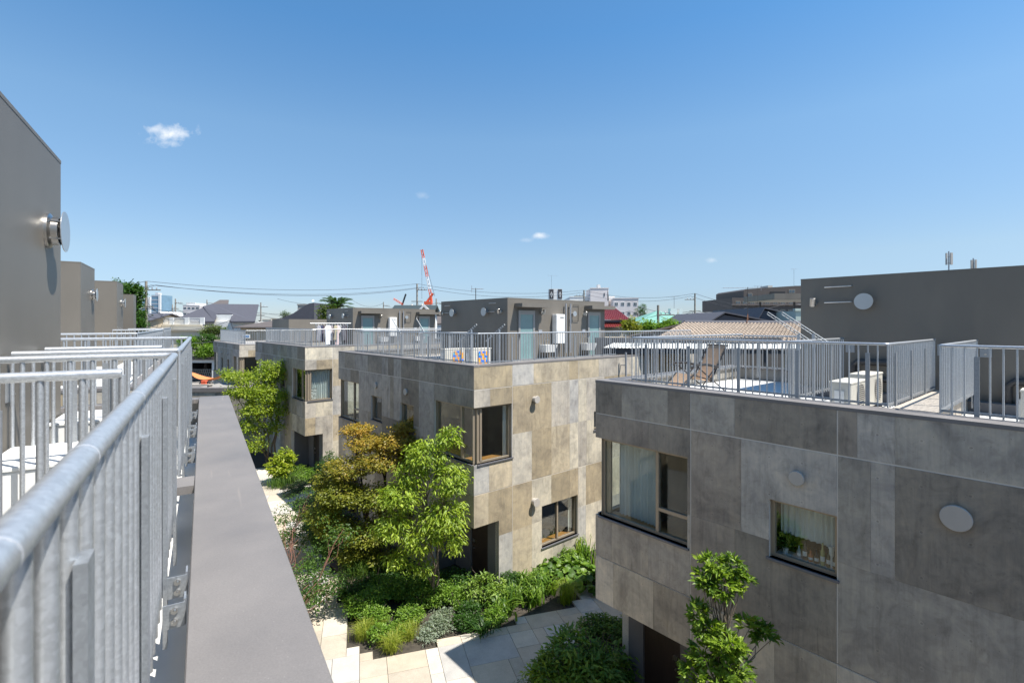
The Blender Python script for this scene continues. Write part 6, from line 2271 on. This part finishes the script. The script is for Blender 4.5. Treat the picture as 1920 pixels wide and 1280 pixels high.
# mint roof
mh = gable_house('house with broad mint green metal roof and white chimney boxes', 1185, 1322, 612, 579, 58, 12, 'stucco_beige', 'roof_mint', 'hip', nwin=0, ridge_px=1262)
for (a, b_) in ((1255, 1267), (1271, 1277)):
    part('roof_box', MB().box(bp(a, 0, 63)[0], bp(b_, 0, 63)[0], 62.5, 63.5, 8.4, EZ + (HY - 578.5) / FPX * 63), M['white'], mh)
gable_house('grey slate gable house behind the tan roof', 1328, 1462, 604, 584, 40, 12, 'slate', 'slate', 'y', over=.25, nwin=0, ridge_px=1360, name='town_house')
gable_house('second grey slate gable house beside the long dark hut', 1418, 1560, 604, 576, 47, 12, 'slate', 'slate', 'y', over=.25, nwin=0, ridge_px=1434, name='town_house')
block('town_house', 'low white flat building between mint and slate roofs', 1300, 1352, 588, 612, 75, 10, 'stucco_white', 'building')
block('town_house', 'low pale building behind the red roofed house', 1176, 1212, 597, 612, 72, 8, 'stucco_cream', 'building')
block('town_house', 'pale green house at the edge of the long dark hut', 1492, 1530, 583, 612, 44, 6, 'stucco_green', 'house')
ch_ = solo('chimney_stack', MB().lathe((bp(1341.5, 0, 140)[0], 140, 0), [(.3, 0), (.3, EZ + (HY - 572) / FPX * 140)], 12), M['stucco_white'], W, (bp(1341.5, 0, 140)[0], 140, 0), 'slim white chimney stack far behind the mint roof', 'chimney')

# dark brown apartment block, stepped with balconies
db_ = root('apartment_block', 'dark brown tiled apartment block with stepped floors', 'building', W, (bp(1450, 0, 95)[0], 95, 0), 'buildings of the town')
xz = lambda px: bp(px, 0, 95)[0]
zz = lambda py: EZ + (HY - py) / FPX * 95
part('wall', MB().box(xz(1373), xz(1620), 95, 110, 0, zz(558)), M['brown_tile'], db_)
part('upper_floor', MB().prism([(xz(1399), zz(558)), (xz(1620), zz(558)), (xz(1620), zz(533)), (xz(1498), zz(535)), (xz(1404), zz(541)), (xz(1399), zz(544))], 1, 96, 109), M['brown_tile'], db_)
part('roof_box', MB().box(xz(1455), xz(1464), 98, 101, zz(537), zz(533)), M['offwhite'], db_)
for r in (565, 580.5, 593):
    part('floor_band', MB().box(xz(1373) - .2, xz(1560), 94.6, 94.98, zz(r + 7.5), zz(r + 4.5)), surf('brown_band%d' % int(r), (.12, .1, .09), .6), db_)
for r in (565, 580.5):
    for a in (1379, 1392, 1406, 1421, 1434, 1449, 1463, 1478):
        bwin(db_, xz(a), xz(a + 9), zz(r + 8), zz(r - 0.5), 95, 'alu')
bwin(db_, xz(1406), xz(1415), zz(556), zz(549), 96, 'alu')
bwin(db_, xz(1484), xz(1496), zz(549), zz(542), 96, 'alu')
part('recess_shade', MB().box(xz(1449), xz(1477), 95.9, 95.99, zz(551), zz(546)), M['black'], db_)  # flat black sheet on the wall; its colour stands in for a recess's shade
# near dark canopy over a neighbour's terrace
cn = root('roof_canopy', 'dark flat canopy over a neighbouring terrace beside the long hut', 'canopy', W, (bp(1480, 0, 62)[0], 62, 0))
x0, x1 = bp(1452, 0, 60)[0], bp(1560, 0, 60)[0]
z0_, z1_ = EZ + (HY - 561) / FPX * 60, EZ + (HY - 550) / FPX * 60
part('slab', MB().box(x0, x1, 60, 68, z0_, z1_), M['pent'], cn)
part('soffit', MB().box(x0 + .2, x1 - .2, 60.2, 67.8, z0_ - .06, z0_ - .002), M['offwhite'], cn)
part('post', MB().box(x0 + 1.2, x0 + 1.4, 66, 66.2, 0, z0_ - .06).box(x1 - 1.2, x1 - 1, 66, 66.2, 0, z0_ - .06), M['dark_grille'], cn)

# aerials near the tan roof
ya = yagi(bp(1402, 0, 28.5)[0], 28.5, 7.5, 2.15, 'long boomed tv aerial on a rusty tripod over the tan roof', 2.1, dirn=(-1, .1), n=9)
part('tripod', MB().tube([(bp(1402, 0, 28.5)[0], 28.5, 8.1), (bp(1397, 0, 28.5)[0], 28.3, 7.5)], .02, 5).tube([(bp(1402, 0, 28.5)[0], 28.5, 8.1), (bp(1408, 0, 28.5)[0], 28.7, 7.5)], .02, 5), surf('rust', (.22, .09, .04), .8), ya)
yagi(bp(1489, 0, 30)[0], 28.6, 7.5, 1.2, 'short rusty tv aerial beside the long dark hut', .8, dirn=(-1, .2), n=5)
yagi(bp(1421, 0, 60)[0], 60, 9, 3.1, 'thin tv aerial before the brown apartments', 1.4, dirn=(1, .4), n=6)
yagi(bp(1497, 0, 95)[0], 96.5, zz(536), 3.4, 'tv aerial on the brown apartment roof', 1.4, dirn=(1, .1), n=5)
yagi(bp(1264, 0, 63)[0], 63, 9.4, 1.6, 'small tv aerial on the mint roof', .9, dirn=(1, .3), n=5)
# phone masts behind the long dark hut
for (px, top, bot, s, lab) in ((1779, 471, 512, 1.0, 'taller phone mast with panel antennas behind the long hut'), (1825, 484, 510, .75, 'shorter phone mast with panel antennas behind the long hut')):
    Y = 55
    x = bp(px, 0, Y)[0]
    zt = EZ + (HY - top) / FPX * Y
    m_ = root('phone_mast', lab, 'mast', W, (x, Y, 0), 'phone masts')
    part('pole', MB().tube([(x, Y, 0), (x, Y, zt)], .06, 8), M['pipe'], m_)
    for (dx, dy) in ((-.26, 0), (.24, -.1), (.02, -.25)):
        part('antenna', MB().box(x + dx * s - .07, x + dx * s + .07, Y + dy - .06, Y + dy + .06, zt - 1.3 * s - .2, zt - .2), M['vent_grey'], m_)
    part('arm', MB().box(x - .3 * s, x + .3 * s, Y - .03, Y + .03, zt - .6, zt - .55).box(x - .3 * s, x + .3 * s, Y - .03, Y + .03, zt - 1.35 * s, zt - 1.3 * s), M['pipe'], m_)


# ------------------------------------------------------------------ poles and wires
POLE = {}


def pole(key, px, py, Y, label, transf=False, arm=1, r=.16):
    p = at(px, py, Y)
    o = root('utility_pole', label, 'utility pole', W, (p.x, Y, 0), 'utility poles')
    part('shaft', MB().tube([(p.x, Y, 0), (p.x, Y, p.z)], r, 10, r * .7), M['pole'], o, smooth=True)
    part('crossarm', MB().box(p.x - .15, p.x + 1.5 * arm, Y - .1, Y - .02, p.z - .95, p.z - .85).box(p.x - .8, p.x + .8, Y - .1, Y - .02, p.z - 2.6, p.z - 2.5), M['pole'], o)
    for dx in (.25 * arm, .65 * arm, 1.1 * arm):
        part('insulator', MB().lathe((p.x + dx, Y - .06, p.z - .84), [(.03, 0), (.06, .06), (.04, .12), (.06, .18), (.02, .24)], 10), M['pipe'], o)
    if transf:
        for s in (-1, 1):
            part('transformer', MB().lathe((p.x + s * .75, Y, p.z - 4.2), [(.3, 0), (.34, .1), (.34, .95), (.2, 1.1), (.05, 1.3)], 14), M['vent_grey'], o)
        part('bracket', MB().box(p.x - .9, p.x + .9, Y - .06, Y + .06, p.z - 4.3, p.z - 4.2), M['pole'], o)
    else:
        part('cable_box', MB().box(p.x - .3, p.x - .1, Y - .3, Y - .1, p.z - 4.4, p.z - 3.6), M['black'], o)
    POLE[key] = p
    return o


pole('a', 274, 527, 50, 'tall concrete utility pole behind the second roof hut', arm=1)
pole('b', 782, 532, 72, 'utility pole with twin transformers near the red crane', True)
pole('c', 1095, 544, 76, 'utility pole with paired insulators before the white apartments', arm=-1)
pole('d', 1234, 572, 46, 'dark utility pole with transformers before the mint roof', True)
pole('e', 1303, 550, 72, 'plain utility pole between mint roof and slate gables', arm=-1)
pole('f', 719, 566, 120, 'distant thin utility pole left of the red crane')
pole('g', 818, 560, 95, 'thin utility pole right of the red crane')
pole('h', 323, 571, 110, 'distant utility pole left of the pale office block', r=.14)
pole('i', 329, 560, 100, 'distant utility pole with wide crossarm left of the pale office block')
pole('j', 388, 562, 130, 'distant utility pole over the slate roof')
pole('k', 489, 567, 100, 'utility pole at the end of the broad slate roof')
pole('l', 1378 - 15, 575, 120, 'short distant pole left of the brown apartments', r=.14)
pole('m', 1318, 577, 130, 'short distant pole right of the plain utility pole', r=.14)


def wire(label, pts, sag, r=.022, name='power_line'):
    """cable through world points, sagging in each span"""
    mb = MB()
    ps = []
    for a, b in zip(pts[:-1], pts[1:]):
        a, b = Vector(a), Vector(b)
        for i in range(17):
            t = i / 16
            p = a + (b - a) * t
            ps.append((p.x, p.y, p.z - sag * 4 * t * (1 - t)))
    mb.tube(ps, r, 5)
    return solo(name, mb, M['wire'], W, tuple(pts[0]), label, 'cable', 'power lines')


pa, pb, pc, pe, pd = POLE['a'], POLE['b'], POLE['c'], POLE['e'], POLE['d']
L0 = at(-30, 525, 45)
wire('topmost power line sweeping across the whole town', [L0, pa, pb, pc, pe, at(1560, 585, 60)], .9)
wire('power line just below the topmost one', [L0 + Vector((0, 0, -.35)), pa + Vector((.55, 0, -.4)), pb + Vector((.55, 0, -.5)), pc + Vector((-.6, 0, -.4)), pe + Vector((-.6, 0, -.4)), at(1560, 588, 60)], 1.0)
wire('third power line of the long upper bundle', [L0 + Vector((0, 0, -.5)), pa + Vector((1.0, 0, -.4)), pb + Vector((1.0, 0, -.5))], 1.15)
wire('lower cable running over the slate roof', [at(-20, 558, 45), pa + Vector((0, 0, -2.7)), POLE['j'] + Vector((0, 0, -1)), POLE['k'] + Vector((0, 0, -2.0)), at(700, 590, 110)], 1.0, .03)
wire('second lower cable running over the slate roof', [at(-20, 566, 45), pa + Vector((0, 0, -3.4)), POLE['i'] + Vector((0, 0, -2)), POLE['j'] + Vector((0, 0, -2.5)), at(640, 582, 130)], 1.0, .03)
wire('lowest cable from the tall pole to the white balcony', [pa + Vector((0, 0, -4.4)), at(432, 600, 58), at(447, 616, 60)], .8, .03)
wire('cable sagging in front of the cream house', [at(200, 636, 50), at(400, 640, 57), at(620, 636, 62)], .4, .03)
wire('cable from crane side pole to the middle hut', [POLE['f'] + Vector((0, 0, -.8)), POLE['g'] + Vector((0, 0, -.8)), at(1000, 580, 100)], 1.0, .03)
wire('cable from distant pole toward the palm', [at(520, 560, 110), at(660, 562, 120), POLE['f'] + Vector((0, 0, -.3))], 1.2, .03)
wire('cable from white apartments to transformer pole', [at(1190, 588, 100), pd + Vector((0, 0, -.9)), at(1330, 600, 44)], .5, .025)
wire('second cable reaching the transformer pole', [at(1160, 595, 70), pd + Vector((0, 0, -1.6)), pe + Vector((0, 0, -2.8)), at(1470, 570, 80)], .7, .025)
wire('cable bundle past the plain utility pole', [at(1200, 575, 80), pe + Vector((0, 0, -2.5)), at(1400, 577, 85)], .6, .03)


wire('thin cable dropping from the tall pole to the cream house', [pa + Vector((0, 0, -2.0)), at(330, 600, 73)], .6, .02)
wire('thin cable from the tall pole toward the distant poles', [pa + Vector((.3, 0, -2.6)), POLE['h'] + Vector((0, 0, -.8)), POLE['i'] + Vector((0, 0, -.8)), POLE['k'] + Vector((0, 0, -.6))], .9, .03)
wire('thin cable passing behind the slate roof', [POLE['i'] + Vector((.6, 0, -2.5)), POLE['j'] + Vector((.4, 0, -2.5)), POLE['k'] + Vector((0, 0, -2.6)), at(600, 592, 100)], .8, .03)
wire('cable from the crane side pole down to the white gable', [pb + Vector((0, 0, -2.6)), at(812, 592, 60)], .4, .02)
wire('cable between white apartments and mint roof pole', [pc + Vector((0, 0, -2.6)), at(1180, 583, 76), pe + Vector((0, 0, -2.6))], .8, .03)


# ------------------------------------------------------------------ cranes
def crane_boom(label, p0, p1, bands, w, base=True):
    """lattice boom from p0 (foot) to p1 (tip) in coloured sections"""
    p0, p1 = Vector(p0), Vector(p1)
    c = root('tower_crane', label, 'crane', W, (p0.x, p0.y, 0), 'construction cranes')
    d = (p1 - p0)
    q = Vector((-d.z, 0, d.x)).normalized()
    for (t0, t1, mat) in bands:
        mb = MB()
        a, b = p0 + d * t0, p0 + d * t1
        for s in (-1, 1):
            for yy in (-1, 1):
                o_ = q * w * s + Vector((0, w * yy, 0))
                mb.tube([a + o_, b + o_], .16, 5)
        n_ = max(2, int((b - a).length / (2 * w)))
        for i in range(n_):
            u, v = a + (b - a) * i / n_, a + (b - a) * (i + 1) / n_
            s = 1 if i % 2 else -1
            for yy in (-1, 1):
                mb.tube([u + q * w * s + Vector((0, w * yy, 0)), v - q * w * s + Vector((0, w * yy, 0))], .1, 4)
            mb.tube([u + q * w * s + Vector((0, -w, 0)), v + q * w * s + Vector((0, w, 0))], .1, 4)
        part('boom_section', mb, M[mat], c)
    return c


Yc = 300
foot, tip = at(808, 556, Yc), at(791, 468, Yc)
cr_ = crane_boom('tall red and white lattice crane boom over the roofs', foot, tip,
                 [(0, .16, 'crane_red'), (.16, .42, 'crane_white'), (.42, .66, 'crane_red'), (.66, .82, 'crane_white'), (.82, 1, 'crane_red')], .6)
part('jib_frame', MB().tube([at(799, 568, Yc), at(812, 550, Yc)], .7, 6).tube([at(808, 556, Yc), at(809, 568, Yc)], .8, 6), M['crane_red'], cr_)
part('slew_deck', MB().box(at(796, 0, Yc).x, at(810, 0, Yc).x, Yc - 2, Yc + 2, EZ + 11.5, EZ + 13.4), M['crane_red'], cr_)
part('mast', MB().tube([at(801, 572, Yc), (at(801, 0, Yc).x, Yc, 0)], .9, 6), M['crane_red'], cr_)
part('hoist_rope', MB().tube([tip, at(809, 555, Yc) + Vector((2, 0, 0))], .1, 4).tube([tip, at(791, 560, Yc)], .08, 4), M['wire'], cr_)
c2_ = crane_boom('small distant orange and black crane left of the tall one', at(756, 571, 350), at(738, 560, 350), [(0, 1, 'crane_red')], .45)
part('mast', MB().tube([at(753, 575, 350), at(761, 551, 350)], .6, 6).tube([at(753, 575, 350), (at(753, 0, 350).x, 350, 0)], .6, 6), M['black'], c2_)

# a low skyline of far roofs
SKY = [(236, 'behind the leafy tree of our row'), (305, 'left of the pale office block'), (372, 'between pale office block and slate roof'), (492, 'at the end of the broad slate roof'), (508, 'left of the sweeping dark roof'),
       (660, 'right of the spiky palm'), (690, 'left of the thin distant pole'), (705, 'behind the thin distant pole'), (738, 'under the small orange crane'), (768, 'between the two cranes'), (814, 'at the foot of the tall crane'),
       (1008, 'behind the sunny roof hut doors'), (1060, 'left of the wide white apartments'), (1190, 'below the pale pink apartments'), (1214, 'behind the transformer pole'), (1296, 'behind the plain utility pole'), (1312, 'right of the plain utility pole'), (1338, 'behind the slim chimney stack'), (1360, 'left of the dark brown apartments')]
rk = random.Random(77)
for i, (px, where) in enumerate(SKY):
    Y = rk.uniform(150, 260)
    top = rk.uniform(588, 600)
    w = rk.uniform(14, 26)
    m, tone = [('stucco_white', 'white'), ('stucco_cream', 'cream'), ('stucco_beige', 'beige'), ('stucco_pink', 'pale pink'), ('plain_concrete', 'grey')][rk.randrange(5)]
    block('distant_building', 'low %s building far off %s' % (tone, where), px, px + w, top, 610, Y, 15, m, 'building', 'far skyline buildings', nx=2, nz=1, win=(1.0, .9))
